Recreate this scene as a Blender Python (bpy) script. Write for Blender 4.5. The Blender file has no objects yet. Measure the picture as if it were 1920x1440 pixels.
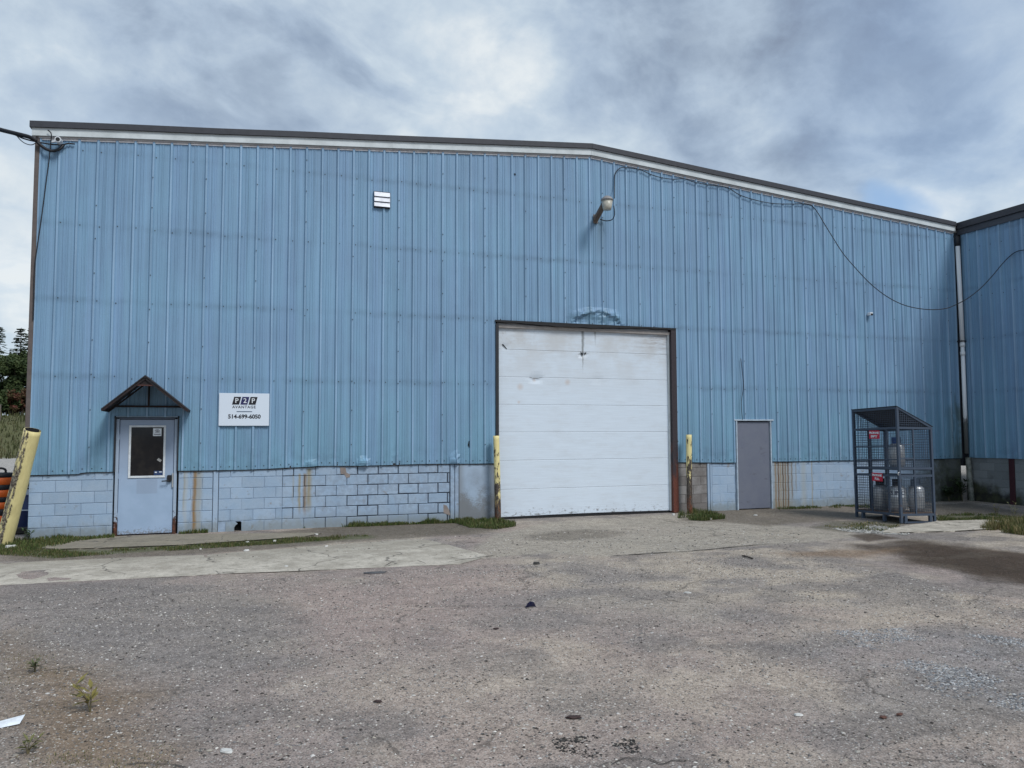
import bpy, bmesh, math, random
import numpy as np
from mathutils import Vector, Matrix
random.seed(7); RNG = np.random.default_rng(11)
SC = bpy.context.scene
COL = SC.collection
# ------------------------------------------------------------------ camera
FPX, PIT, ROL, YAW, DIST, CAMX, EYE = 1462.5, 0.0613923, -0.00301974, 0.336939, 15.53378, 3.09329, 1.82
_f0 = np.array([math.sin(YAW), math.cos(YAW), 0.0]); _r0 = np.array([math.cos(YAW), -math.sin(YAW), 0.0]); _z = np.array([0, 0, 1.0])
FW = _f0*math.cos(PIT)+_z*math.sin(PIT); _u = _z*math.cos(PIT)-_f0*math.sin(PIT)
RT = _r0*math.cos(ROL)+_u*math.sin(ROL); UP = _u*math.cos(ROL)-_r0*math.sin(ROL)
CAM = np.array([CAMX, -DIST, EYE])
def ray(u, v): return FW*FPX+RT*(u-960)+UP*(720-v)
def W(u, v, Y=0.0):          # survey helper: point at depth Y (metres from the wall plane)
    d = ray(u, v); return CAM+d*((Y-CAM[1])/d[1])
def G(u, v, Z=0.0):          # survey helper: point at height Z
    d = ray(u, v); return CAM+d*((Z-CAM[2])/d[2])
cd = bpy.data.cameras.new('camera'); co = bpy.data.objects.new('camera', cd); COL.objects.link(co)
cd.sensor_width = 36; cd.lens = 36*FPX/1920; cd.clip_end = 3000; cd.clip_start = 0.05
M = Matrix.Identity(4)
for i in range(3):
    M[i][0] = RT[i]; M[i][1] = UP[i]; M[i][2] = -FW[i]; M[i][3] = CAM[i]
co.matrix_world = M
SC.camera = co
SC.view_settings.view_transform = 'Standard'; SC.view_settings.look = 'None'
SC.view_settings.gamma = 1; SC.view_settings.use_curve_mapping = False
EXPO = 0.64
SC.view_settings.exposure = EXPO
SC.cycles.max_bounces = 6
# ------------------------------------------------------------------ node helper
class NT:
    def __init__(s, nt): s.nt = nt; s.n = nt.nodes; s.l = nt.links
    def new(s, t, **k):
        x = s.n.new(t)
        for a, b in k.items(): setattr(x, a, b)
        return x
    def put(s, sock, v):
        if v is None: return
        if isinstance(v, bpy.types.NodeSocket): s.l.new(v, sock)
        elif isinstance(v, (tuple, list)):
            v = tuple(v)
            if sock.type == 'RGBA' and len(v) == 3: v = v+(1,)
            sock.default_value = v
        else:
            if sock.type == 'RGBA': v = (v, v, v, 1)
            elif sock.type == 'VECTOR': v = (v, v, v)
            sock.default_value = v
    def pos(s): return s.new('ShaderNodeNewGeometry').outputs['Position']
    def obj(s): return s.new('ShaderNodeTexCoord').outputs['Object']
    def rnd(s): return s.new('ShaderNodeObjectInfo').outputs['Random']
    def attr(s, name): return s.new('ShaderNodeAttribute', attribute_name=name).outputs['Color']
    def scale(s, v, k):
        x = s.new('ShaderNodeVectorMath', operation='MULTIPLY'); s.put(x.inputs[0], v); s.put(x.inputs[1], k); return x.outputs[0]
    def vadd(s, v, k):
        x = s.new('ShaderNodeVectorMath', operation='ADD'); s.put(x.inputs[0], v); s.put(x.inputs[1], k); return x.outputs[0]
    def dot(s, v, k):
        x = s.new('ShaderNodeVectorMath', operation='DOT_PRODUCT'); s.put(x.inputs[0], v); s.put(x.inputs[1], k); return x.outputs['Value']
    def sep(s, v):
        x = s.new('ShaderNodeSeparateXYZ'); s.put(x.inputs[0], v); return x.outputs
    def comb(s, x, y, z):
        c = s.new('ShaderNodeCombineXYZ'); s.put(c.inputs[0], x); s.put(c.inputs[1], y); s.put(c.inputs[2], z); return c.outputs[0]
    def noise(s, vec, scale=5, detail=4, rough=0.55, dist=0):
        x = s.new('ShaderNodeTexNoise'); s.put(x.inputs['Vector'], vec); s.put(x.inputs['Scale'], scale); s.put(x.inputs['Detail'], detail)
        s.put(x.inputs['Roughness'], rough); s.put(x.inputs['Distortion'], dist); return x.outputs['Fac']
    def noisec(s, vec, scale=5, detail=3):
        x = s.new('ShaderNodeTexNoise'); s.put(x.inputs['Vector'], vec); s.put(x.inputs['Scale'], scale); s.put(x.inputs['Detail'], detail); return x.outputs['Color']
    def vor(s, vec, scale=5, feature='F1', out='Distance', rand=1):
        x = s.new('ShaderNodeTexVoronoi', feature=feature); s.put(x.inputs['Vector'], vec); s.put(x.inputs['Scale'], scale); s.put(x.inputs['Randomness'], rand); return x.outputs[out]
    def m(s, op, a, b=None, c=None, clamp=False):
        x = s.new('ShaderNodeMath', operation=op, use_clamp=clamp); s.put(x.inputs[0], a); s.put(x.inputs[1], b); s.put(x.inputs[2], c); return x.outputs[0]
    def mul(s, a, b): return s.m('MULTIPLY', a, b)
    def add(s, a, b): return s.m('ADD', a, b)
    def rng(s, v, a, b, c=0.0, d=1.0, smooth=True):
        x = s.new('ShaderNodeMapRange', interpolation_type='SMOOTHSTEP' if smooth else 'LINEAR')
        for i, k in enumerate((v, a, b, c, d)): s.put(x.inputs[i], k)
        return x.outputs[0]
    def band(s, v, c, w):    # 1 at c, 0 beyond w
        return s.rng(s.m('ABSOLUTE', s.m('SUBTRACT', v, c)), 0, w, 1, 0)
    def mix(s, f, a, b, blend='MIX'):
        x = s.new('ShaderNodeMix', data_type='RGBA', blend_type=blend); s.put(x.inputs[0], f); s.put(x.inputs[6], a); s.put(x.inputs[7], b); return x.outputs[2]
    def bump(s, h, strength=0.3, dist=0.01, normal=None):
        x = s.new('ShaderNodeBump'); s.put(x.inputs['Height'], h); s.put(x.inputs['Strength'], strength); s.put(x.inputs['Distance'], dist)
        if normal is not None: s.put(x.inputs['Normal'], normal)
        return x.outputs[0]
MATS = {}
def mat(name, fn=None, color=(.5, .5, .5), rough=.6, metal=0.0, spec=.4):
    if name in MATS: return MATS[name]
    m = bpy.data.materials.new(name); m.use_nodes = True; nt = m.node_tree
    b = nt.nodes['Principled BSDF']
    b.inputs['Roughness'].default_value = rough; b.inputs['Metallic'].default_value = metal
    b.inputs['Specular IOR Level'].default_value = spec
    n = NT(nt)
    if fn:
        r = fn(n)
        for k, v in r.items(): n.put(b.inputs[k], v)
    else:
        p = n.obj(); v = n.noise(p, 9, 5, .6); v2 = n.noise(p, 60, 3)
        f = n.rng(n.add(n.mul(v, .7), n.mul(v2, .3)), .3, .7, .78, 1.12)
        x = n.new('ShaderNodeVectorMath', operation='SCALE'); n.put(x.inputs[0], color); n.put(x.inputs['Scale'], f)
        n.put(b.inputs['Base Color'], x.outputs[0])
        n.put(b.inputs['Normal'], n.bump(v2, .12, .004))
    MATS[name] = m
    return m
def vscale(n, c, f):
    x = n.new('ShaderNodeVectorMath', operation='SCALE'); n.put(x.inputs[0], c); n.put(x.inputs['Scale'], f); return x.outputs[0]
# ------------------------------------------------------------------ world and sun
SUN_EL, SUN_AZ = math.radians(48), (0.36, -0.80)     # soft sun behind the clouds, in front of the wall and to the right
w = bpy.data.worlds.new('World'); SC.world = w; w.use_nodes = True
n = NT(w.node_tree); w.node_tree.nodes.clear()
out = n.new('ShaderNodeOutputWorld')
sky = n.new('ShaderNodeTexSky', sky_type='NISHITA'); sky.sun_disc = False
sky.sun_elevation = SUN_EL; sky.sun_rotation = math.atan2(SUN_AZ[0], SUN_AZ[1])
bg1 = n.new('ShaderNodeBackground'); n.put(bg1.inputs[0], sky.outputs[0]); n.put(bg1.inputs[1], 0.11)
D = n.new('ShaderNodeTexCoord').outputs['Generated']
sx = n.sep(D)
zz = n.add(n.m('MAXIMUM', sx[2], 0.0), 0.42)
P = n.comb(n.m('DIVIDE', sx[0], zz), n.m('DIVIDE', sx[1], zz), n.mul(sx[2], .6))
wc = n.vadd(n.scale(n.vadd(n.noisec(P, 1.6, 4), (-.5, -.5, -.5)), .55), P)
n1 = n.noise(wc, .95, 5, .52); n2 = n.noise(wc, 4.2, 8, .55, .2); n3 = n.noise(n.scale(D, (1, 1, 1.35)), 8.0, 9, .6, .25); n4 = n.mul(n.m('ABSOLUTE', n.m('SUBTRACT', n.noise(n.scale(D, (1, 1, 1.35)), 5.2, 6, .55, .3), .5)), 2.0)
n5 = n.noise(n.scale(D, (1, 1, 1.25)), 19.0, 8, .6, .2)
val = n.add(n.add(n.add(n.add(n.mul(n1, .40), n.rng(n2, .32, .68, .16, .46)), n.rng(n3, .34, .66, .12, .32)), n.mul(n4, .20)), n.mul(n5, .17))
DW = n.new('ShaderNodeVectorMath', operation='NORMALIZE'); n.put(DW.inputs[0], n.vadd(D, n.scale(n.vadd(n.noisec(n.scale(D, (1, 1, 1.3)), 3.2, 5), (-.5, -.5, -.5)), .26)))
def lobe(u, v, deg, amp):
    d = ray(u, v); d = d/np.linalg.norm(d)
    return n.rng(n.dot(DW.outputs[0], tuple(d)), math.cos(math.radians(deg)), 1.0, 0.0, amp)
LOBES = [(900, 60, 8, .17), (780, 150, 6, .08), (1340, 100, 13, -.25), (1180, 60, 8, -.08), (1600, 110, 11, -.17), (1440, 200, 4, .12), (1520, 165, 4, .12), (1370, 225, 3.5, .10), (400, 150, 8, -.12), (200, 40, 8, -.10), (600, 120, 6, -.06), (470, 60, 5, -.04),
         (80, 160, 7, .10), (250, 210, 6, .10), (1450, 320, 6, .10), (1270, 270, 5, .06), (1650, 340, 6, .14), (1775, 395, 3.6, .34), (20, 330, 7, .02), (40, 420, 6, .0), (20, 560, 6, .24), (1080, 235, 6, .06), (700, 230, 7, -.06), (1700, 230, 7, -.10)]
for L in LOBES: val = n.add(val, lobe(*L))
ramp = n.new('ShaderNodeValToRGB'); n.put(ramp.inputs[0], n.rng(val, .38, 1.22, 0, 1, False))
k = 2**-EXPO
els = ramp.color_ramp.elements
stops = [(0, (.215, .255, .335)), (.22, (.315, .395, .51)), (.45, (.44, .54, .665)), (.7, (.58, .68, .775)), (1, (.80, .855, .885))]
els[0].position = 0; els[1].position = 1
for i, (p_, c_) in enumerate(stops):
    e = els[0] if i == 0 else (els[-1] if i == len(stops)-1 else els.new(p_))
    e.color = tuple(x*k for x in c_)+(1,)
bg2 = n.new('ShaderNodeBackground'); n.put(bg2.inputs[0], ramp.outputs[0]); n.put(bg2.inputs[1], 1.0)
cover = n.m('SUBTRACT', .93, n.add(lobe(1900, 40, 15, .28), lobe(1725, 375, 2.6, .75)), clamp=True)
cover = n.add(cover, n.mul(n.m('SUBTRACT', n2, .5), .5))
mx = n.new('ShaderNodeMixShader'); n.put(mx.inputs[0], n.m('ADD', cover, 0, clamp=True)); n.l.new(bg1.outputs[0], mx.inputs[1]); n.l.new(bg2.outputs[0], mx.inputs[2])
n.l.new(mx.outputs[0], out.inputs[0])
w.cycles.sampling_method = 'AUTOMATIC'
sl = bpy.data.lights.new('sun', 'SUN'); so = bpy.data.objects.new('sun', sl); COL.objects.link(so)
sl.energy = 1.5; sl.angle = math.radians(17); sl.color = (1, .985, .96)
h = math.hypot(*SUN_AZ)
so.rotation_euler = (-Vector((SUN_AZ[0]/h*math.cos(SUN_EL), SUN_AZ[1]/h*math.cos(SUN_EL), math.sin(SUN_EL)))).to_track_quat('-Z', 'Y').to_euler()
# ------------------------------------------------------------------ object helpers
def tag(o, label=None, cat=None, group=None, kind=None):
    if label: o['label'] = label
    if cat: o['category'] = cat
    if group: o['group'] = group
    if kind: o['kind'] = kind
    return o
def link(name, me, m=None, parent=None, loc=None, rot=None, smooth=False):
    o = bpy.data.objects.new(name, me); COL.objects.link(o)
    if m is not None and me is not None and not me.materials: me.materials.append(m)
    if parent: o.parent = parent
    if loc is not None: o.location = loc
    if rot is not None: o.rotation_euler = rot
    if smooth: me.polygons.foreach_set('use_smooth', [True]*len(me.polygons))
    return o
def empty(name, loc=(0, 0, 0), rot=(0, 0, 0)):
    o = bpy.data.objects.new(name, None); COL.objects.link(o); o.location = loc; o.rotation_euler = rot; o.empty_display_size = .2; return o
class MB:
    def __init__(s): s.v = []; s.f = []
    def add(s, vs, fs):
        b = len(s.v); s.v += [tuple(map(float, x)) for x in vs]; s.f += [tuple(b+i for i in f) for f in fs]; return s
    def box(s, a, b):
        (x0, y0, z0), (x1, y1, z1) = a, b
        return s.add([(x0, y0, z0), (x1, y0, z0), (x1, y1, z0), (x0, y1, z0), (x0, y0, z1), (x1, y0, z1), (x1, y1, z1), (x0, y1, z1)],
                     [(0, 3, 2, 1), (4, 5, 6, 7), (0, 1, 5, 4), (1, 2, 6, 5), (2, 3, 7, 6), (3, 0, 4, 7)])
    def bbox(s, a, b, c=.006):   # chamfered box (bmesh bevel)
        bm = bmesh.new(); bmesh.ops.create_cube(bm, size=1)
        a = Vector(a); b = Vector(b)
        for v in bm.verts: v.co = Vector([(a[i]+b[i])/2+v.co[i]*(b[i]-a[i]) for i in range(3)])
        bmesh.ops.bevel(bm, geom=bm.edges[:], offset=c, segments=1, affect='EDGES')
        bm.verts.index_update()
        s.add([v.co for v in bm.verts], [[v.index for v in f.verts] for f in bm.faces]); bm.free(); return s
    def bar(s, p, q, wd, th, up=(0, 0, 1)):   # rectangular bar between two points
        p = Vector(p); q = Vector(q); d = (q-p).normalized(); u = Vector(up)
        if abs(d.dot(u)) > .98: u = Vector((0, 1, 0))
        a = d.cross(u).normalized()*wd/2; b = a.cross(d).normalized()*th/2
        vs = [p+a+b, p-a+b, p-a-b, p+a-b, q+a+b, q-a+b, q-a-b, q+a-b]
        return s.add(vs, [(3, 2, 1, 0), (4, 5, 6, 7), (0, 1, 5, 4), (1, 2, 6, 5), (2, 3, 7, 6), (3, 0, 4, 7)])
    def tube(s, pts, r, seg=8, caps=True):
        pts = [Vector(p) for p in pts]; nn = len(pts); rs = r if isinstance(r, (list, tuple)) else [r]*nn
        vs = []; fs = []; prev = None
        for i, p in enumerate(pts):
            d = (pts[min(i+1, nn-1)]-pts[max(i-1, 0)]).normalized()
            if prev is None:
                a = d.orthogonal().normalized()
            else:
                a = (prev-d*prev.dot(d)).normalized()
            prev = a; b = d.cross(a)
            for k in range(seg):
                t = 2*math.pi*k/seg; vs.append(p+(a*math.cos(t)+b*math.sin(t))*rs[i])
        for i in range(nn-1):
            for k in range(seg):
                fs.append((i*seg+k, i*seg+(k+1) % seg, (i+1)*seg+(k+1) % seg, (i+1)*seg+k))
        if caps:
            fs.append(tuple(range(seg-1, -1, -1))); fs.append(tuple((nn-1)*seg+k for k in range(seg)))
        return s.add(vs, fs)
    def lathe(s, prof, seg=24, c=(0, 0, 0)):
        vs = []; fs = []
        for r, z in prof:
            for k in range(seg):
                t = 2*math.pi*k/seg; vs.append((c[0]+r*math.cos(t), c[1]+r*math.sin(t), c[2]+z))
        for i in range(len(prof)-1):
            for k in range(seg):
                fs.append((i*seg+k, i*seg+(k+1) % seg, (i+1)*seg+(k+1) % seg, (i+1)*seg+k))
        if prof[0][0] > 1e-4: fs.append(tuple(range(seg-1, -1, -1)))
        if prof[-1][0] > 1e-4: fs.append(tuple((len(prof)-1)*seg+k for k in range(seg)))
        return s.add(vs, fs)
    def me(s, name='m'):
        m = bpy.data.meshes.new(name); m.from_pydata(s.v, [], s.f); m.update(); return m
    def build(s, name, m, parent=None, loc=None, rot=None, smooth=False):
        return link(name, s.me(name), m, parent, loc, rot, smooth)
def spline(pts, k=8):     # Catmull-Rom
    P = [np.array(p, float) for p in pts]; P = [2*P[0]-P[1]]+P+[2*P[-1]-P[-2]]; o = []
    for i in range(1, len(P)-2):
        for j in range(k):
            t = j/k; a, b, c, d = P[i-1:i+3]
            o.append(.5*((2*b)+(-a+c)*t+(2*a-5*b+4*c-d)*t*t+(-a+3*b-3*c+d)*t**3))
    o.append(P[-2]); return o
def _h(ix, iy, seed):
    x = (ix.astype(np.int64)*374761393+iy.astype(np.int64)*668265263+seed*974711) & 0xffffffff
    x = ((x ^ (x >> 13))*1274126177) & 0xffffffff
    return ((x ^ (x >> 16)) & 0xffff)/65535.0
def vn(x, y, seed=0):
    x = np.asarray(x, float); y = np.asarray(y, float)
    ix = np.floor(x).astype(np.int64); iy = np.floor(y).astype(np.int64); fx = x-ix; fy = y-iy
    fx = fx*fx*(3-2*fx); fy = fy*fy*(3-2*fy)
    return (_h(ix, iy, seed)*(1-fx)+_h(ix+1, iy, seed)*fx)*(1-fy)+(_h(ix, iy+1, seed)*(1-fx)+_h(ix+1, iy+1, seed)*fx)*fy
def fbm(x, y, seed=0, o=4):
    x = np.asarray(x, float); y = np.asarray(y, float); r = 0; a = .5; t = 0
    for i in range(o): r = r+a*vn(x*2**i+17*i, y*2**i-9*i, seed+i); t += a; a *= .5
    return r/t
def text_mesh(body, size, bold=0.0, spacing=1.0):
    c = bpy.data.curves.new('t', 'FONT'); c.body = body; c.size = size; c.align_x = 'CENTER'; c.align_y = 'CENTER'; c.offset = bold; c.space_character = spacing; c.resolution_u = 3
    c.extrude = .0008
    o = bpy.data.objects.new('t', c); COL.objects.link(o); bpy.context.view_layer.update()
    me = bpy.data.meshes.new_from_object(o.evaluated_get(bpy.context.evaluated_depsgraph_get()))
    bpy.data.objects.remove(o); return me
FACE = (math.pi/2, 0, 0)   # text that faces -Y
# ------------------------------------------------------------------ materials
def m_siding(n, wing=False):
    p = n.pos(); s = n.sep(p); xx = n.add(s[0], s[1])
    st = n.noise(n.comb(n.mul(xx, 9), 0, n.mul(s[2], .35)), 1, 5, .6)
    cl = n.noise(n.comb(n.mul(xx, .8), 0, n.mul(s[2], .6)), 1, 4, .6)
    fi = n.noise(p, 40, 3, .6)
    f = n.add(n.add(n.rng(st, .3, .7, .90, 1.07), n.rng(n.noise(n.comb(n.mul(xx, 34), 0, n.mul(s[2], .25)), 1, 3), .3, .7, -.07, .07)), n.rng(cl, .3, .7, -.07, .07))
    f = n.add(f, n.rng(fi, .3, .7, -.03, .03))
    base = n.mix(n.rng(cl, .35, .7), (.192, .318, .465), (.178, .314, .444))
    base = n.mix(n.mul(n.rng(s[2], 3.6, 1.4), n.rng(cl, .3, .6, .2, .8)), base, (.162, .312, .420))
    base = n.mix(n.rng(n.noise(n.comb(n.mul(xx, 3.3), 0, n.mul(s[2], .15)), 1, 2), .45, .75, 0, .5), base, (.200, .315, .490))
    rib = n.m('ABSOLUTE', n.m('SUBTRACT', n.m('FRACT', n.add(n.m('DIVIDE', s[1] if wing else s[0], .305), .5)), .5))
    base = n.mix(n.mul(n.rng(rib, .045, .062, 1, 0), n.rng(st, .3, .7, .4, 1)), base, (.26, .395, .545))  # faded rib tops, lightened further as a painted highlight
    d = None
    for z in (6.92, 5.545, 4.185, 2.82):
        b = n.band(n.add(s[2], n.rng(n.noise(n.comb(n.mul(xx, 2), 0, 0), 1, 2), 0, 1, -.05, .05)), z, .11); d = b if d is None else n.add(d, b)
    d = n.mul(d, n.rng(n.noise(n.comb(n.mul(xx, .55), 3, n.mul(s[2], .4)), 1, 3), .35, .6, .15, 1))
    f = n.m('SUBTRACT', f, n.mul(d, n.rng(n.noise(n.comb(n.mul(xx, 7), 0, n.mul(s[2], 6)), 1, 3), .3, .7, .07, .19)))
    bot = n.mul(n.rng(s[2], 1.1, 1.7, 1, 0), n.rng(n.noise(n.comb(n.mul(xx, 4), 0, n.mul(s[2], 5)), 1, 4), .4, .65))
    f = n.m('SUBTRACT', f, n.mul(bot, .16))
    c = vscale(n, base, f)
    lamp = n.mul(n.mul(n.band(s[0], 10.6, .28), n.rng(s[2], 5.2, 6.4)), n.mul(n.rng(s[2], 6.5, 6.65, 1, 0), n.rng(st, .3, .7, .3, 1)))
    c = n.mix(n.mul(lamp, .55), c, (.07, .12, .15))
    # the crumpled, scraped area over the loading door
    dx = n.m('DIVIDE', n.m('SUBTRACT', s[0], 10.55), .75); dz = n.m('DIVIDE', n.m('SUBTRACT', s[2], 4.32), .28)
    dr = n.add(n.m('SQRT', n.add(n.mul(dx, dx), n.mul(dz, dz))), n.rng(n.noise(p, 5, 4), .3, .7, -.4, .4))
    c = n.mix(n.rng(dr, 1, .3, 0, .55), c, (.115, .22, .29))
    # moss and damp close to the inside corner
    mo = n.mul(n.mul(n.rng(s[0], 20.3, 21.1), n.rng(s[1], -.14, -.10) if wing else 1.0), n.rng(n.add(n.noise(n.comb(n.mul(xx, 5), 0, n.mul(s[2], 1.5)), 1, 4), n.rng(s[2], 1, 4, .15, -.25)), .42, .62))
    c = n.mix(n.mul(mo, .7), c, (.055, .075, .045))
    ru = n.mul(n.rng(n.noise(p, 14, 4, .7), .68, .76), n.rng(s[2], 1.0, 1.9, .8, .0))
    c = n.mix(ru, c, (.45, .5, .55))
    oil = n.noise(n.comb(n.mul(xx, 1.6), 0, n.mul(s[2], 1.2)), 1, 2)
    return {'Base Color': c, 'Roughness': n.rng(st, .3, .7, .42, .6), 'Normal': n.bump(oil, .35, .02)}
SID = mat('siding_paint', m_siding, spec=.35)
def stain_streaks(n, s, c, xs):
    for x, wdt, z0, z1, col, amt in xs:
        wob = n.add(s[0], n.rng(n.noise(n.comb(0, x, n.mul(s[2], 4)), 1, 3), 0, 1, -.02, .02))
        b = n.mul(n.band(wob, x, wdt), n.mul(n.rng(s[2], z0-.05, z0+.25), n.rng(s[2], z1, z1+.06, 1, 0)))
        c = n.mix(n.mul(b, n.rng(n.noise(n.comb(n.mul(s[0], 60), 0, n.mul(s[2], 2)), 1, 3), .25, .65, amt*.72, amt)), c, col)
    return c
def m_block(n):
    p = n.pos(); s = n.sep(p); r = n.rnd()
    g = n.noise(p, 3.2, 5, .62); gg = n.noise(p, 55, 4, .7); q = n.noise(p, 11, 4, .6)
    f = n.add(n.rng(r, 0, 1, .93, 1.05), n.rng(gg, .3, .7, -.05, .05))
    c = vscale(n, n.mix(n.rng(g, .35, .65), (.300, .405, .535), (.335, .43, .545)), f)
    dirty = n.mul(n.rng(s[0], 3.0, 5.0), n.rng(s[0], 7.6, 8.2, 1, 0))
    c = n.mix(n.mul(dirty, n.rng(n.add(q, n.mul(r, .16)), .46, .72, 0, .55)), c, (.23, .28, .355))
    c = n.mix(n.rng(n.noise(p, 5, 6, .72), .60, .66, 0, .6), c, (.24, .275, .325))
    c = n.mix(n.rng(n.noise(n.vadd(p, (7, 3, 1)), 2.6, 7, .74), .63, .645, 0, .75), c, (.255, .245, .24))
    c = n.mix(n.mul(n.rng(n.add(s[2], n.mul(n.m('SUBTRACT', q, .5), .4)), .02, .3, 1, 0), .65), c, (.20, .215, .20))
    ru = (.23, .13, .035); yl = (.29, .22, .08)
    c = stain_streaks(n, s, c, [(2.35, .065, -.1, 1.12, (.24, .135, .035), 1.0), (2.42, .10, -.1, 1.12, (.33, .30, .22), .6), (2.08+.09, .03, .3, 1.12, yl, .5), (2.20, .05, .0, 1.12, (.42, .43, .40), .5),
        (4.32, .055, .2, 1.0, ru, .8), (4.22, .04, .25, 1.0, yl, .8), (4.40, .08, .25, 1.1, yl, .75), (4.1, .03, .4, 1.0, yl, .35),
        (15.38, .50, -.2, 1.2, (.31, .29, .22), .75), (15.19, .05, -.2, 1.2, (.24, .15, .06), .8), (15.27, .035, -.2, 1.2, (.16, .08, .03), 1.0), (15.33, .02, -.2, 1.2, (.30, .19, .10), .9), (15.40, .035, -.2, 1.2, (.10, .055, .03), 1.0), (15.47, .03, -.2, 1.2, (.20, .11, .045), .95), (15.55, .04, -.2, 1.2, (.12, .065, .03), .9), (15.66, .035, .1, 1.2, (.18, .12, .06), .8), (15.78, .03, .3, 1.2, (.22, .17, .10), .6), (16.25, .03, -.2, 1.2, yl, .6), (16.0, .14, -.1, 1.2, (.36, .38, .36), .6)])
    mo = n.rng(n.add(n.add(s[0], n.mul(n.m('SUBTRACT', q, .5), 1.6)), n.rng(s[2], 0, 1, .25, -.25)), 18.7, 20.2)
    c = n.mix(n.mul(mo, .95), c, n.mix(n.rng(g, .4, .6), (.15, .16, .15), (.10, .105, .085)))
    mo2 = n.mul(n.rng(n.add(s[0], n.mul(n.m('SUBTRACT', g, .5), 1.4)), 19.9, 20.9), n.rng(s[2], .35, 1.0, 1, .45))
    c = n.mix(mo2, c, n.mix(n.rng(q, .45, .6), (.022, .024, .02), (.035, .05, .022)))
    return {'Base Color': c, 'Roughness': .75, 'Normal': n.bump(n.add(gg, n.mul(q, .6)), .35, .006)}
BLK = mat('painted_block', m_block, spec=.25)
def m_raw(n):
    p = n.pos(); s = n.sep(p); r = n.rnd(); g = n.noise(p, 4, 5, .65); gg = n.noise(p, 70, 4, .7); q = n.noise(p, 1.6, 4, .6)
    c = n.mix(n.rng(n.add(g, n.mul(n.m('SUBTRACT', r, .5), .3)), .35, .65), (.185, .172, .165), (.27, .26, .255))
    wing = n.rng(s[0], 20.5, 21.0)
    c = n.mix(wing, c, n.mix(n.rng(r, 0, 1), (.17, .185, .19), (.24, .255, .26)))
    mo = n.mul(wing, n.rng(n.add(n.add(n.mul(s[1], .45), n.mul(n.m('SUBTRACT', q, .5), 1.5)), n.rng(s[2], 0, 1, .55, -.28)), -.35, .08))
    c = n.mix(n.mul(mo, .96), c, n.mix(n.rng(g, .42, .6), (.02, .021, .018), (.05, .055, .03)))
    return {'Base Color': vscale(n, c, n.rng(gg, .3, .7, .85, 1.15)), 'Roughness': .9, 'Normal': n.bump(gg, .5, .006)}
RAW = mat('bare_block', m_raw, spec=.2)
def m_conc_wall(n):
    p = n.pos(); s = n.sep(p); g = n.noise(p, 2.5, 5, .65); gg = n.noise(p, 45, 5, .75)
    c = n.mix(n.rng(g, .35, .65), (.34, .43, .54), (.29, .36, .45))
    d = n.rng(n.add(n.add(n.mul(n.m('SUBTRACT', gg, .5), 1.1), n.mul(n.m('SUBTRACT', g, .5), 1.2)), n.rng(s[2], 0, 1.1, .35, -.4)), -.15, .2)
    d = n.m('MAXIMUM', d, n.mul(n.rng(n.m('ABSOLUTE', n.m('SUBTRACT', s[0], 7.76)), .2, .42), .8))
    c = n.mix(n.mul(d, .8), c, (.17, .17, .165))
    return {'Base Color': c, 'Roughness': .85, 'Normal': n.bump(gg, .4, .006)}
CONW = mat('stained_concrete_panel', m_conc_wall, spec=.2)
def m_door(n):
    p = n.pos(); s = n.sep(p)
    gr = n.noise(n.comb(n.mul(s[0], 1.6), 0, n.mul(s[2], 42)), 1, 4, .65)
    g = n.noise(p, 1.3, 5, .6); gg = n.noise(n.comb(n.mul(s[0], 3), 0, n.mul(s[2], 20)), 1, 5, .7)
    c = vscale(n, (.625, .705, .79), n.rng(gr, .3, .7, .95, 1.03))
    up = n.rng(s[2], 2.4, 4.1)
    dirt = n.mul(up, n.rng(n.add(g, n.mul(gg, .35)), .48, .80))
    c = n.mix(n.mul(dirt, .75), c, (.49, .49, .485))
    c = n.mix(n.rng(n.noise(n.scale(p, (1, 1, 3)), 1.7, 6, .7), .45, .75, 0, .35), c, (.50, .53, .56))
    tr = n.mul(n.mul(n.rng(s[0], 11.2, 12.3), n.rng(s[2], 3.3, 4.0)), n.rng(gg, .35, .7))
    c = n.mix(n.mul(tr, .8), c, (.25, .22, .21))
    tl = n.mul(n.mul(n.rng(s[0], 9.6, 8.3), n.rng(s[2], 3.3, 4.1)), n.rng(n.noise(p, 18, 5, .7), .5, .7))
    c = n.mix(n.mul(tl, .45), c, (.3, .28, .27))
    for x, z0, wd, am in ((10.22, 3.02, .06, .85), (10.52, 3.62, .04, .75)):
        b = n.mul(n.band(n.add(s[0], n.rng(n.noise(n.comb(0, x, n.mul(s[2], 9)), 1, 3), 0, 1, -.02, .02)), x, n.rng(s[2], z0, 4.1, .012, wd)), n.rng(s[2], z0, z0+.5))
        c = n.mix(n.mul(b, am), c, (.16, .17, .17))
    for x, z, r_ in ((8.75, 2.78, .11), (9.85, 2.90, .10), (8.72, 2.45, .05), (9.08, 2.93, .06)):
        a = n.m('SUBTRACT', s[0], x); b = n.m('SUBTRACT', s[2], z)
        d = n.m('SQRT', n.add(n.mul(a, a), n.mul(b, b)))
        c = n.mix(n.rng(d, 0, r_, .45, 0), c, (.5, .36, .27))
    lo = n.mul(n.rng(n.add(s[2], n.rng(n.noise(p, 9, 5, .7), .3, .7, -.12, .12)), .04, .2, 1, 0), n.rng(n.noise(n.comb(n.mul(s[0], 8), 2, n.mul(s[2], 20)), 1, 4, .75), .5, .62))
    c = n.mix(n.mul(lo, .8), c, (.13, .12, .11))
    return {'Base Color': c, 'Roughness': .5, 'Normal': n.bump(gr, .35, .004)}
DOOR = mat('loading_door_paint', m_door, spec=.35)
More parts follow.
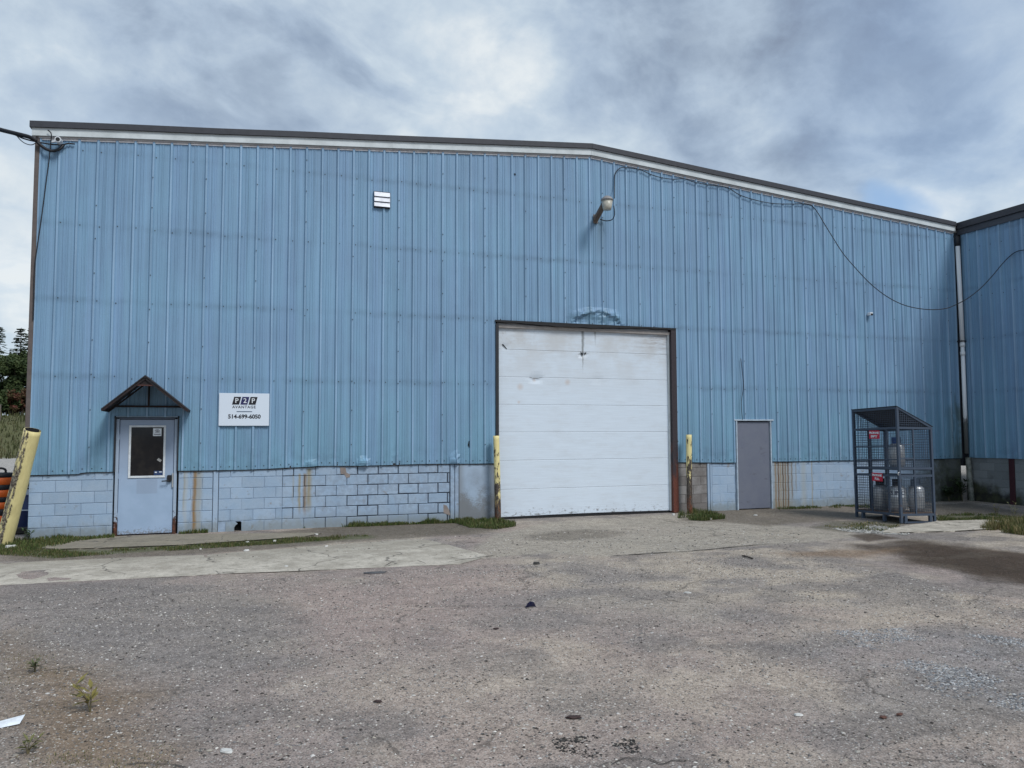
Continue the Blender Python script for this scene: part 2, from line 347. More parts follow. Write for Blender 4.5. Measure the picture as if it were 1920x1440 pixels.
def m_white(n):
    p = n.pos(); g = n.noise(p, 3, 5, .65)
    return {'Base Color': n.mix(n.rng(g, .35, .75), (.60, .65, .67), (.46, .50, .51)), 'Roughness': .5}
WHT = mat('white_trim', m_white)
TRIMG = mat('grey_lip', color=(.42, .40, .40), rough=.5)
DARK = mat('dark_roof_metal', color=(.040, .042, .052), rough=.5)
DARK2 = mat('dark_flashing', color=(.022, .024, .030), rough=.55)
CTRIM = mat('brown_corner_trim', color=(.115, .095, .088), rough=.6)
BLACK = mat('black_rubber', color=(.012, .012, .014), rough=.6)
GAP = mat('dark_void', color=(.006, .006, .007), rough=.9)
def m_jamb(n):
    p = n.pos(); s = n.sep(p); g = n.noise(n.scale(p, (6, 6, 3)), 1, 5, .65)
    c = n.mix(n.rng(n.add(s[2], n.rng(g, .3, .7, -.5, .5)), .7, 1.5), (.125, .040, .026), (.036, .028, .034))
    return {'Base Color': vscale(n, c, n.rng(n.noise(p, 30, 4), .3, .7, .75, 1.25)), 'Roughness': .65}
JAMB = mat('rusty_door_jamb', m_jamb)
def m_framebl(n):
    p = n.pos(); s = n.sep(p); g = n.noise(p, 14, 5, .7)
    c = n.mix(n.rng(g, .3, .7), (.30, .385, .50), (.35, .43, .53))
    r = n.rng(n.add(s[2], n.rng(g, .3, .7, -.14, .14)), .22, .34, 1, 0)
    return {'Base Color': n.mix(r, c, n.mix(n.rng(g, .4, .6), (.045, .022, .016), (.14, .05, .025))), 'Roughness': .6}
FRM = mat('blue_door_frame', m_framebl)
def m_leaf(n):
    p = n.pos(); s = n.sep(p); g = n.noise(p, 2.2, 4, .6); q = n.noise(p, 26, 5, .7)
    c = n.mix(n.rng(g, .35, .65), (.335, .445, .60), (.30, .405, .55))
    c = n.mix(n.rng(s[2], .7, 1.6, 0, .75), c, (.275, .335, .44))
    pa = n.mul(n.band(s[0], 1.55, .20), n.mul(n.rng(s[2], .725, .735), n.rng(s[2], .975, .985, 1, 0)))
    pa = n.rng(pa, .0, .12)
    c = n.mix(n.mul(pa, .5), c, (.25, .31, .41))
    c = n.mix(n.rng(q, .68, .76, 0, .5), c, (.22, .27, .34))
    c = n.mix(n.rng(n.add(s[2], n.rng(q, .3, .7, -.08, .08)), .0, .09, .7, 0), c, (.16, .14, .12))
    return {'Base Color': c, 'Roughness': .45}
LEAF = mat('entry_door_paint', m_leaf)
def m_grey(n):
    p = n.pos(); g = n.noise(p, 3, 5, .65); q = n.noise(n.scale(p, (3, 3, 9)), 1, 4, .7)
    c = n.mix(n.rng(g, .35, .65), (.150, .165, .215), (.165, .180, .225))
    return {'Base Color': n.mix(n.rng(q, .58, .68, 0, .6), c, (.105, .112, .145)), 'Roughness': .5}
GREYD = mat('grey_steel_door', m_grey)
ALU = mat('aluminium_frame', color=(.66, .70, .73), rough=.4)
GLASS = mat('dark_glass', lambda n: {'Base Color': n.mix(n.rng(n.noise(n.pos(), 5, 4), .4, .7), (.010, .010, .012), (.022, .020, .019)), 'Roughness': .07}, spec=.35)
PRINTW = mat('white_print', color=(.72, .76, .80), rough=.5)
PRINTK = mat('black_print', color=(.010, .011, .016), rough=.5)
NAVY = mat('navy_print', color=(.018, .020, .10), rough=.5)
GRYP = mat('grey_print', color=(.10, .14, .20), rough=.5)
RED = mat('red_sign_paint', color=(.52, .014, .045), rough=.45)
STEELB = mat('chrome_guard', color=(.55, .55, .54), rough=.35, metal=.6)
RUSTK = mat('rusty_dark_steel', lambda n: {'Base Color': n.mix(n.rng(n.noise(n.pos(), 9, 5, .7), .4, .65), (.008, .008, .010), (.026, .013, .012)), 'Roughness': .75})
CABLE = mat('black_cable', color=(.012, .013, .018), rough=.55)
def m_yellow(seed, worn):
    def fn(n):
        p = n.obj(); s = n.sep(p)
        a = n.noise(n.vadd(n.scale(p, (14, 14, 5)), (seed, 0, 0)), 1, 6, .7); b = n.noise(n.vadd(p, (0, seed, 0)), 30, 5, .7)
        c = n.mix(n.rng(a, .3, .7), (.78, .68, .33), (.66, .57, .27))
        chip = n.rng(n.add(a, n.rng(s[2], 0, 1.9, worn, -.03)), (.40 if worn < .1 else .56), (.47 if worn < .1 else .60))
        side = n.rng(n.add(n.sep(n.new('ShaderNodeNewGeometry').outputs['Normal'])[0], n.mul(n.m('SUBTRACT', b, .5), .5)), -.0, -.15) if worn < .1 else 1.0
        chip = n.mul(chip, side)
        c = n.mix(chip, c, n.mix(n.rng(b, .45, .55), (.06, .045, .035), (.24, .22, .17) if worn < .1 else (.10, .085, .075)))
        r = n.rng(n.add(s[2], n.rng(a, .3, .7, -.35, .35)), .0, .42, 1, 0)
        if worn > .1: c = n.mix(n.mul(r, .9), c, n.mix(n.rng(b, .4, .6), (.11, .035, .02), (.19, .07, .03)))
        return {'Base Color': c, 'Roughness': .6, 'Normal': n.bump(chip, .5, -.003)}
    return fn
CAGEP = mat('cage_blue_grey_paint', lambda n: {'Base Color': n.mix(n.rng(n.noise(n.pos(), 7, 5, .7), .56, .68), (.050, .070, .104), n.mix(n.rng(n.sep(n.pos())[2], .1, .7), (.10, .055, .035), (.055, .068, .09))), 'Roughness': .55})
CYLA = mat('dull_aluminium', lambda n: {'Base Color': n.mix(n.rng(n.noise(n.scale(n.obj(), (1, 1, .4)), 9, 5, .7), .35, .65), (.56, .58, .60), (.36, .37, .385)), 'Roughness': .38, 'Metallic': .55})
BLUEC = mat('blue_collar_paint', color=(.015, .06, .22), rough=.45)
WOOD = mat('old_wood', color=(.16, .13, .11), rough=.9)
LAMPG = mat('lamp_refractor', color=(.50, .48, .41), rough=.3)
LAMPC = mat('lamp_cap_metal', color=(.26, .25, .25), rough=.5)
GALV = mat('galvanised_spiral', lambda n: {'Base Color': n.mix(n.rng(n.noise(n.pos(), 6, 5, .7), .35, .65), (.27, .28, .25), (.11, .12, .10)), 'Roughness': .55, 'Metallic': .15})
REDST = mat('red_primer_steel', color=(.050, .012, .018), rough=.65)
CONC = None
# ------------------------------------------------------------------ ground
def inpoly(x, y, poly):
    r = np.zeros(x.shape, bool); j = len(poly)-1
    for i in range(len(poly)):
        xi, yi = poly[i]; xj, yj = poly[j]
        c = ((yi > y) != (yj > y)) & (x < (xj-xi)*(y-yi)/(yj-yi+1e-12)+xi); r ^= c; j = i
    return r
def dpoly(x, y, poly, closed=True):
    d = np.full(x.shape, 1e9); k = len(poly)
    for i in range(k if closed else k-1):
        ax, ay = poly[i]; bx, by = poly[(i+1) % k]; vx, vy = bx-ax, by-ay
        t = np.clip(((x-ax)*vx+(y-ay)*vy)/(vx*vx+vy*vy+1e-12), 0, 1); d = np.minimum(d, np.hypot(x-ax-t*vx, y-ay-t*vy))
    return d
def gp(pix): return [tuple(G(*q)[:2]) for q in pix]
def soft(x, y, poly, wd, ns=.25, seed=3):
    xx = x+(fbm(x*1.7, y*1.7, seed)-.5)*ns*2; yy = y+(fbm(x*1.7+40, y*1.7, seed+9)-.5)*ns*2
    d = dpoly(xx, yy, poly); s_ = np.where(inpoly(xx, yy, poly), d, -d); return np.clip(s_/wd+.5, 0, 1)
def gheight(x, y):
    h = (fbm(x*.35, y*.35, 5, 3)-.5)*.05+(fbm(x*1.6, y*1.6, 8, 3)-.5)*.016
    h = h*np.clip((-y)/1.5, .15, 1)
    far = np.clip((y-52)/26, 0, 1); far = far*far*(3-2*far)
    return h-.012+far*np.clip((45-x)/30, .25, 1)*3.7
SAND = np.array((.395, .335, .268)); GREY = np.array((.222, .198, .184)); PINK = np.array((.300, .236, .210)); BLUG = np.array((.178, .180, .190))
DIRT = np.array((.155, .132, .104)); WET = np.array((.064, .046, .033)); CONCC = np.array((.380, .365, .330)); APRON = np.array((.335, .300, .248)); BROWN = np.array((.175, .125, .080)); GRN = np.array((.075, .095, .035)); ROAD = np.array((.36, .345, .32)); FIELD = np.array((.085, .088, .038)); MOSS = np.array((.105, .110, .062))
def gcolor(x, y):
    def L(c, k, a): return c*(1-a[..., None])+k*a[..., None]
    n1 = fbm(x*.55+5, y*.75, 21, 4); n2 = fbm(x*.9-7, y*1.1+4, 33, 4); n3 = fbm(x*2.3, y*2.3, 44, 4); n4 = fbm(x*.4, y*.4, 51, 3)
    ss = lambda v, a, b: np.clip((v-a)/(b-a), 0, 1)
    c = np.ones(x.shape+(3,))*(GREY*.55+SAND*.45)
    c = L(c, SAND, ss(n1, .46, .58)*.65)
    c = L(c, GREY, ss(n2, .49, .59)*.75)
    c = L(c, PINK, ss(n4, .45, .6)*.6)
    c = L(c, SAND*1.05, ss(n3, .50, .68)*.4)
    c = L(c, GREY*.82, ss(fbm(x*1.5+9, y*1.8, 71, 4), .52, .62)*.65)
    c = L(c, GREY*.92, np.clip((4.5-x)/4, 0, .55)*np.clip((-4.6-y)/.6, 0, 1))
    P_ = lambda px, k, a, wd=.5, ns=.35, sd=3: L(c, k, soft(x, y, gp(px), wd, ns, sd)*a)
    c = P_([(560, 1110), (900, 1070), (1000, 1110), (860, 1190), (560, 1210)], PINK*1.05, .75, .7)
    c = P_([(0, 1100), (260, 1085), (560, 1180), (420, 1300), (200, 1240), (0, 1200)], GREY*.9, .7, .7)
    c = P_([(1580, 1190), (1700, 1180), (1919, 1200), (1919, 1330), (1760, 1290), (1650, 1240)], BLUG*1.1, .5, 1.2, .6)
    c = P_([(860, 1110), (1180, 1100), (1480, 1130), (1500, 1180), (1150, 1200), (900, 1180)], GREY, .45, .7)
    c = P_([(1500, 1120), (1850, 1130), (1900, 1170), (1560, 1180)], SAND*1.02, .35, .7)
    c = P_([(620, 1240), (1000, 1220), (1500, 1250), (1560, 1330), (900, 1330), (640, 1300)], SAND*1.03, .3, .8)
    c = P_([(0, 1190), (130, 1230), (240, 1300), (270, 1440), (0, 1440)], BROWN*1.05, .75, .7)
    c = P_([(0, 1240), (110, 1250), (130, 1290), (0, 1300)], BROWN, .5, .5)
    c = P_([(150, 1350), (320, 1340), (330, 1400), (200, 1420)], BROWN*1.1, .6, .4)
    # apron of old concrete in front of the loading door
    c = P_([(930, 1000), (1030, 978), (1270, 962), (1480, 985), (1640, 1003), (1560, 1010), (1440, 1019), (1290, 1031), (1140, 1041), (1020, 1036), (905, 1046), (880, 1030)], APRON, .8, .18, .10)
    c = P_([(980, 1002), (1100, 990), (1180, 996), (1120, 1010), (1010, 1012)], DIRT*.75, .55, .25, .2)
    # earth against the wall
    c = P_([(300, 1004), (480, 1000), (600, 988), (860, 972), (960, 985), (900, 1000), (700, 1012), (480, 1030), (300, 1042), (60, 1052), (0, 1052), (0, 1030), (120, 1020)], DIRT, .9, .2, .12)
    c = P_([(600, 990), (860, 978), (960, 985), (860, 1000), (700, 1004), (600, 1004)], DIRT*.85, .8, .2, .1)
    c = P_([(0, 1035), (100, 1046), (220, 1036), (360, 1028), (560, 1016), (700, 1008), (700, 1003), (540, 1008), (360, 1018), (200, 1030), (100, 1030), (0, 1012)], MOSS, .9, .15, .08)
    c = P_([(1280, 955), (1500, 945), (1690, 945), (1700, 962), (1560, 975), (1440, 985), (1370, 978), (1280, 975)], DIRT*.95, .85, .25, .15)
    c = P_([(1520, 988), (1560, 975), (1690, 975), (1700, 985), (1640, 1000), (1560, 994)], DIRT*.8+np.array((0, .01, 0)), .8, .2, .12)
    c = P_([(1690, 948), (1815, 942), (1919, 958), (1919, 985), (1760, 970)], DIRT*.7, .85, .3, .15)
    c = P_([(1750, 966), (1850, 964), (1919, 970), (1919, 982), (1760, 974)], MOSS*.9, .8, .2, .1)
    # damp and oil stains
    c = P_([(1600, 1002), (1640, 1000), (1690, 1008), (1620, 1014)], WET, .85, .12, .12)
    c = P_([(1610, 1022), (1720, 1012), (1800, 1020), (1960, 1040), (2050, 1110), (1919, 1094), (1860, 1084), (1780, 1068), (1680, 1048)], WET*1.0, .93, .4, .32, 5)
    c = P_([(1680, 1026), (1760, 1022), (1850, 1034), (2000, 1060), (1960, 1090), (1840, 1072), (1730, 1050)], WET*.8, .75, .5, .4, 15)
    c = L(c, DIRT, ss(fbm(x*3.2, y*3.2, 91, 4), .56, .62)*.2*np.clip((x-10)/2, 0, 1)*np.clip((y+9)/1, 0, 1))
    c = P_([(1460, 1036), (1560, 1030), (1690, 1028), (1620, 1044), (1500, 1044)], np.array((.20, .135, .085)), .7, .3, .2)
    c = P_([(400, 1125), (560, 1135), (560, 1165), (430, 1155)], GREY*.75, .5, .4, .3)
    c = P_([(1060, 1385), (1160, 1390), (1150, 1415), (1080, 1410)], GREY*.72, .35, .5, .3)
    c = P_([(0, 1090), (200, 1090), (210, 1110), (0, 1125)], GREY*.8, .55, .25, .2)
    for u_, v_, rx_, ry_, a_ in ((700, 1330, 40, 8, .4), (1180, 1165, 60, 8, .35), (1400, 1215, 70, 10, .35), (520, 1245, 50, 8, .3), (1560, 1100, 60, 7, .35), (860, 1130, 50, 6, .35), (1640, 1390, 70, 10, .35), (1210, 1075, 60, 6, .4)):
        c = P_([(u_-rx_, v_), (u_, v_-ry_), (u_+rx_, v_), (u_, v_+ry_)], GREY*.62, a_, .3, .3, int(u_))
    # behind the building
    bk = np.clip((y-2)/4, 0, 1); c = L(c, ROAD, bk*np.clip((58-y)/6, 0, 1)*.9)
    fl = np.clip((y-50+4*(fbm(x*.1, y*.1, 4)-.5))/3, 0, 1); c = L(c, FIELD*(.75+.6*fbm(x*.25, y*.25, 61)[..., None]), fl)
    return c
def grid_mesh(name, xs, ys):
    X, Y = np.meshgrid(xs, ys); Z = gheight(X, Y); C = gcolor(X, Y); nx, ny = len(xs), len(ys)
    v = np.stack([X, Y, Z], -1).reshape(-1, 3)
    i = np.arange(nx*ny).reshape(ny, nx); f = np.stack([i[:-1, :-1], i[:-1, 1:], i[1:, 1:], i[1:, :-1]], -1).reshape(-1, 4)
    me = bpy.data.meshes.new(name); me.from_pydata(v.tolist(), [], f.tolist())
    a = me.color_attributes.new('tint', 'FLOAT_COLOR', 'POINT'); c4 = np.concatenate([C.reshape(-1, 3), np.ones((nx*ny, 1))], 1); a.data.foreach_set('color', c4.ravel().astype(np.float32))
    return me
def axis(a, b, fine0, fine1, st):
    lo = [fine0-st]; s_ = st
    while lo[-1] > a: s_ *= 1.35; lo.append(lo[-1]-s_)
    hi = [fine1+st]; s_ = st
    while hi[-1] < b: s_ *= 1.35; hi.append(hi[-1]+s_)
    return np.array(lo[::-1]+list(np.arange(fine0, fine1+1e-6, st))+hi)
def m_ground(n):
    p = n.pos(); t = n.attr('tint'); dry = n.rng(n.sep(t)[0], .06, .20, .12, 1)
    dist = n.new('ShaderNodeVectorMath', operation='DISTANCE'); n.put(dist.inputs[0], p); n.put(dist.inputs[1], (CAMX, -DIST, 0))
    a = n.noise(p, 4.2, 6, .68); b = n.noise(p, 22, 5, .7); d = n.noise(p, 95, 4, .75)
    f = n.add(n.rng(a, .3, .7, .93, 1.25), n.add(n.rng(b, .3, .7, -.26, .26), n.rng(d, .3, .7, -.48, .48)))
    c = vscale(n, t, f)
    v = n.new('ShaderNodeTexVoronoi'); n.put(v.inputs['Vector'], p); n.put(v.inputs['Scale'], 62)
    cs = n.sep(v.outputs['Color'])
    in_ = n.rng(v.outputs['Distance'], .32, .45, 1, 0)
    c = n.mix(n.mul(n.mul(in_, n.rng(cs[0], .78, .82)), n.mul(dry, .6)), c, (.60, .57, .54))
    c = n.mix(n.mul(n.mul(in_, n.rng(cs[1], .66, .70)), .75), c, (.075, .072, .072))
    c = n.mix(n.mul(n.mul(in_, n.rng(cs[2], .86, .88)), .4), c, (.27, .20, .17))
    v2 = n.new('ShaderNodeTexVoronoi'); n.put(v2.inputs['Vector'], p); n.put(v2.inputs['Scale'], 26)
    c2 = n.sep(v2.outputs['Color']); i2 = n.rng(v2.outputs['Distance'], .16, .24, 1, 0)
    c = n.mix(n.mul(n.mul(i2, n.rng(c2[0], .84, .86)), n.mul(dry, .55)), c, (.54, .52, .50))
    c = n.mix(n.mul(n.mul(i2, n.rng(c2[1], .80, .82)), .65), c, (.06, .055, .052))
    # fine cracks in the old surface
    wp = n.vadd(p, n.scale(n.vadd(n.noisec(p, 2.0, 5), (-.5, -.5, -.5)), .55))
    e = n.vor(wp, .42, 'DISTANCE_TO_EDGE'); cr = n.mul(n.rng(e, .0, .010, 1, 0), n.rng(n.noise(p, .5, 3), .50, .60))
    c = n.mix(n.mul(cr, .6), c, (.05, .045, .04))
    hgt = n.add(n.mul(d, .7), n.add(n.mul(in_, .5), n.add(n.mul(b, 1.2), n.mul(i2, .6))))
    return {'Base Color': c, 'Roughness': .9, 'Normal': n.bump(hgt, .55, .012)}
GND = mat('worn_yard_surface', m_ground, spec=.15)
g = link('ground', grid_mesh('ground', np.sort(np.concatenate([[q for q in axis(-900, 900, -3.5, 19.5, .085) if not -30 < q < -6], np.arange(-30, -5.5, .9)])), np.sort(np.concatenate([[q for q in axis(-420, 1400, -12.8, .3, .075) if not 24 < q < 100], np.arange(24.5, 100, 1.2)]))), GND, smooth=True); g['kind'] = 'structure'; g['label'] = 'worn gritty yard of patchy grey asphalt, sand and dirt'
def m_conc(n):
    p = n.pos(); a = n.noise(p, 2.2, 6, .68); b = n.noise(p, 18, 5, .72); d = n.noise(n.scale(p, (60, 110, 60)), 1, 4, .75); s = n.sep(p)
    c = n.mix(n.rng(a, .36, .64), (.52, .475, .405), (.36, .325, .272))
    c = n.mix(n.mul(n.rng(s[1], -2.2, -1.5), n.rng(s[0], 9, 8)), c, n.mix(n.rng(a, .4, .6), (.29, .25, .19), (.20, .175, .135)))
    c = n.mix(n.mul(n.rng(n.add(s[1], n.rng(b, .3, .7, -.5, .5)), -3.6, -2.9), .5), c, (.26, .235, .19))
    c = n.mix(n.rng(n.noise(p, 7, 5, .7), .50, .66, 0, .7), c, (.27, .245, .205))
    f = n.add(n.rng(b, .3, .7, .90, 1.10), n.rng(d, .3, .7, -.26, .26))
    wp = n.vadd(p, n.scale(n.vadd(n.noisec(p, 2.3, 5), (-.5, -.5, -.5)), .5))
    e = n.vor(wp, .55, 'DISTANCE_TO_EDGE'); cr = n.mul(n.rng(e, 0, .012, 1, 0), n.rng(n.noise(p, .8, 3), .44, .52))
    c = n.mix(n.mul(cr, .75), vscale(n, c, f), (.06, .055, .05))
    return {'Base Color': c, 'Roughness': .88, 'Normal': n.bump(n.add(b, d), .4, .008)}
CONC = mat('weathered_concrete', m_conc, spec=.15)
def slab(name, pix, top=.022, seed=1, label=None, rag=.10, world=None):
    poly = world or gp(pix); pts = []
    for i in range(len(poly)):
        a = np.array(poly[i]); b = np.array(poly[(i+1) % len(poly)]); L_ = np.linalg.norm(b-a); k = max(1, int(L_/.07))
        for j in range(k):
            q = a+(b-a)*j/k; nn = np.array([-(b-a)[1], (b-a)[0]])/L_
            q = q+nn*((fbm(np.array([q[0]*3.1]), np.array([q[1]*3.1]), seed)[0]-.5)*rag*2+(vn(np.array([q[0]*17.]), np.array([q[1]*17.]), seed)[0]-.5)*rag*.5); pts.append(q)
    A = sum(pts[i][0]*pts[(i+1) % len(pts)][1]-pts[(i+1) % len(pts)][0]*pts[i][1] for i in range(len(pts)))
    if A < 0: pts = pts[::-1]
    bm = bmesh.new()
    zz_ = [float(gheight(np.array(q[0]), np.array(q[1])))+top for q in pts]
    vs = [bm.verts.new((q[0], q[1], z_)) for q, z_ in zip(pts, zz_)]; lo = [bm.verts.new((q[0]*1.0, q[1], z_-top-.06)) for q, z_ in zip(pts, zz_)]
    f = bm.faces.new(vs); k = len(vs)
    for i in range(k): bm.faces.new((vs[i], lo[i], lo[(i+1) % k], vs[(i+1) % k]))
    bmesh.ops.triangulate(bm, faces=[f], ngon_method='EAR_CLIP'); bmesh.ops.recalc_face_normals(bm, faces=bm.faces[:])
    me = bpy.data.meshes.new(name); bm.to_mesh(me); bm.free(); o = link(name, me, CONC); o['kind'] = 'structure'
    if label: o['label'] = label
    return o
slab('concrete_strip', [(-60, 1058), (60, 1056), (210, 1046), (345, 1041), (385, 1039), (388, 1058), (390, 1076), (250, 1081), (130, 1087), (0, 1096), (-60, 1100)], .006, 3, 'pale cracked concrete strip along the yard, left slab')
slab('concrete_strip', [(388, 1039), (480, 1032), (560, 1027), (650, 1021), (760, 1011), (800, 1012), (870, 1030), (915, 1040), (860, 1058), (720, 1063), (640, 1066), (480, 1071), (393, 1076), (391, 1058)], .006, 4, 'pale cracked concrete strip along the yard, right slab')
slab('concrete_walk', [(65, 1029), (120, 1020), (190, 1010), (216, 1006), (330, 1003), (420, 1001), (520, 1001), (600, 1000), (560, 1007), (440, 1014), (330, 1022), (200, 1027), (110, 1031)], .018, 5, 'thin worn concrete walk in front of the entry door')
slab('concrete_slab', [(1660, 999), (1700, 986), (1760, 979), (1840, 976), (1930, 976), (1990, 985), (1930, 984), (1870, 986), (1830, 993), (1780, 996), (1720, 998)], .022, 6, 'broken pale concrete slab beside the gas cage')
def crack(pix, wd, label, seed=1):
    pts = [np.array(q) for q in spline([np.append(G(*q)[:2], 0) for q in pix], 10)]; vs = []; fs = []
    for i, q in enumerate(pts):
        d = pts[min(i+1, len(pts)-1)]-pts[max(i-1, 0)]; d = d/np.linalg.norm(d); nn = np.array([-d[1], d[0]])
        j = .05*(vn(np.array([q[0]*6.]), np.array([q[1]*6.]), seed)[0]-.5); w_ = wd*(.3+1.2*vn(np.array([q[0]*9.]), np.array([q[1]*9.]), seed+3)[0])*min(1, .2+i/4, .2+(len(pts)-1-i)/4)
        for k in (-1, 1):
            p_ = q[:2]+nn[:2]*(j+k*w_/2); vs.append((p_[0], p_[1], float(gheight(np.array(p_[0]), np.array(p_[1])))+.008))
    for i in range(len(pts)-1): fs.append((2*i, 2*i+1, 2*i+3, 2*i+2))
    o = MB().add(vs, fs).build('ground_crack', mat('crack_fill', color=(.07, .06, .05), rough=.95)); o['kind'] = 'structure'; o['label'] = label
crack([(1140, 1041), (1190, 1038), (1240, 1034), (1290, 1031), (1370, 1024), (1440, 1018)], .035, 'dirt filled joint along the front of the old apron')
crack([(722, 1061), (735, 1052), (752, 1050)], .018, 'short crack in the concrete strip, left one', 4); crack([(760, 1036), (775, 1045), (800, 1057)], .018, 'short crack in the concrete strip, middle one', 5); crack([(835, 1055), (860, 1050), (890, 1046), (930, 1039)], .022, 'crack at the right end of the concrete strip', 6)
crack([(840, 1017), (870, 1016), (895, 1017)], .02, 'dark crack before the left yellow post', 7)
crack([(1120, 1438), (1142, 1430), (1150, 1433), (1176, 1424), (1190, 1427), (1215, 1423), (1240, 1433), (1262, 1428), (1290, 1431)], .009, 'jagged crack at the bottom edge of the yard', 8)
crack([(230, 1432), (270, 1426), (320, 1430), (350, 1438)], .008, 'crack in the near left corner of the yard', 9)
# ------------------------------------------------------------------ warehouse
PITCH = .305
XL, XR = -.31, 21.06
def ztop(x): return 8.21-.0837*(10.4-x) if x < 10.4 else 8.21-.0785*(x-10.4)
wh = tag(empty('warehouse', (10.4, 0, 0)), 'long pale blue metal clad warehouse on a painted block base, white loading door', 'warehouse')
def P(o): # parent keeping world coordinates
    o.matrix_parent_inverse = Matrix.Translation(o.parent.location).inverted(); return o
def whp(mb, name, m, smooth=False): return P(mb.build(name, m, wh, smooth=smooth))
OPEN = [(1.01, 2.06, 2.105), (8.17, 12.50, 4.165), (14.072, 15.065, 2.085)]   # x0, x1, head height of the door openings
PROF = [(0, .031), (.015, .031), (.036, 0), (.090, 0), (.097, .009), (.116, .009), (.122, .002), (.140, .002), (.146, .009), (.170, .009), (.177, 0), (.269, 0), (.290, .031)]
def prof_at(x):
    t = x % PITCH; P_ = PROF+[(PITCH, .031)]
    return float(np.interp(t, [q[0] for q in P_], [q[1] for q in P_]))
def siding(name, x0, x1, zb, zt, axis_='x', base=0.0, opens=(), dents=(), bevel_top=None):
    xs = sorted(set([x0, x1]+[round(k*PITCH+q, 4) for k in range(int(x0/PITCH)-2, int(x1/PITCH)+2) for q, _ in PROF if x0 < k*PITCH+q < x1]+[e for o in opens for e in o[:2] if x0 < e < x1]))
    zs0 = [0, .02, .05, .09, .14, .2, .28, .4, .6]+[.6+.35*k for k in range(1, 40)]+([3.08, 3.14, 3.2, 3.25, 3.29, 3.31, 3.33, 3.36, 3.42] if axis_ == 'x' and x1 > 9.8 and x0 < 11.3 else [])
    v = []; f = []; idx = {}
    def vert(i, j, x, z):
        if (i, j) not in idx:
            d = prof_at(x)+.0016*math.sin(x*5.1+z*1.3)+(.0012 if abs(x-x0) < .05 else 0)
            xx = x+.0022*math.sin(z*1.9+x*.7)
            for (cx, cz, rx, rz, am) in dents:
                q = ((x-cx)/rx)**2+((z-cz)/rz)**2
                if q < 1:
                    nz = float(vn(np.array([x*14.]), np.array([z*16.]), 5)[0]); d += am*(1-q)*(.4+1.2*nz); xx += am*.6*(1-q)*(nz-.5)
            if axis_ == 'x' and 9.9 < x < 11.25 and 4.1 < z < 4.7:
                zf = 4.47-.30*((x-10.55)/.66)**2+.05*(float(vn(np.array([x*7.]), np.array([2.]), 9)[0])-.5)
                if z < zf: d += (-.055+.03*float(vn(np.array([x*9.]), np.array([z*9.]), 4)[0]))*min(1, (zf-z)/.05)*min(1, max(0, (z-4.15)/.12))
                elif z < zf+.05: d += .007
            idx[(i, j)] = len(v)
            v.append((xx, base-d, z) if axis_ == 'x' else (base-d, x, z))
        return idx[(i, j)]
    extra = sorted([o[2] for o in opens])
    for i in range(len(xs)-1):
        xm = (xs[i]+xs[i+1])/2; head = max([o[2] for o in opens if o[0] < xm < o[1]], default=None)
        zlist = []
        for k in range(2):
            b = zb(xs[i+k]) if head is None else head
            t = zt(xs[i+k]); zl = sorted(set([b]+[z for z in [zb(xs[i+k])+q for q in zs0]+extra if b+.004 < z < t-.02])); zlist.append((zl, t))
        zl0, zl1 = zlist[0][0], zlist[1][0]
        kk = min(len(zl0), len(zl1))
        for j in range(kk):
            a0, b0 = zl0[j], zl1[j]
            a1 = zl0[j+1] if j+1 < kk else zlist[0][1]; b1 = zl1[j+1] if j+1 < kk else zlist[1][1]
            ka = lambda i_, z_: (i_, round(z_, 3))
            q = [vert(*ka(i, a0), xs[i], a0), vert(*ka(i+1, b0), xs[i+1], b0), vert(*ka(i+1, b1), xs[i+1], b1), vert(*ka(i, a1), xs[i], a1)]
            f.append(tuple(q) if axis_ == 'x' else tuple(q))
    me = bpy.data.meshes.new(name); me.from_pydata(v, [], f); me.update(); return me
ZB = {}
def zbot(x):
    return float(np.interp(x, [-.31, .45, .5, 1.05, 2.0, 2.6, 3.2, 4.0, 4.4, 4.55, 5.2, 7, 8.2, 12.4, 14, 15.1, 21.1], [1.105, 1.10, 1.128, 1.135, 1.13, 1.125, 1.13, 1.155, 1.16, 1.172, 1.17, 1.178, 1.17, 1.12, 1.095, 1.10, 1.09]))+.004*math.sin(x*3.1)
DENTS = [(4.42, 1.2, .16, .12, .035), (5.42, 1.2, .14, .14, .07), (7.28, 1.26, .12, .16, .06), (4.9, 1.3, .1, .2, -.012), (10.55, 4.36, .62, .22, .05), (10.2, 4.25, .5, .14, -.03), (3.35, 1.6, .07, .5, .010), (4.05, 1.45, .06, .4, -.012), (6.1, 1.3, .1, .25, -.012)]
cuts = [XL]+[PITCH*(2+3*k) for k in range(23)]+[XR]
for a, b in zip(cuts[:-1], cuts[1:]):
    me = siding('siding_panel', a, b, zbot, lambda x: ztop(x)-.235, 'x', 0.0, OPEN, DENTS)
    o = link('siding_panel', me, SID, wh); P(o)
sc = MB()
def screw(mb, x, y, z, nx, ny, r=.011):
    mb.tube([(x, y, z), (x+nx*.006, y+ny*.006, z)], r, 6)
for rz, off in ((6.92, .055), (5.545, .05), (4.185, .05), (2.82, .05)):
    for k in range(0, 70):
        x = k*PITCH+off+.012*random.uniform(-1, 1); z = rz+random.uniform(-.025, .025)
        if z > ztop(x)-.45 or any(a < x < b and z < c for a, b, c in OPEN) or random.random() < .12: continue
        screw(sc, x, -prof_at(x), z, 0, -1)
for k in range(2, 70, 3):
    for z in np.arange(1.6, 7.7, .62):
        x = k*PITCH
        if z > ztop(x)-.4 or any(a < x < b and z < c+.1 for a, b, c in OPEN) or random.random() < .25: continue
        screw(sc, x, -.036, z+random.uniform(-.05, .05), 0, -1, .010)
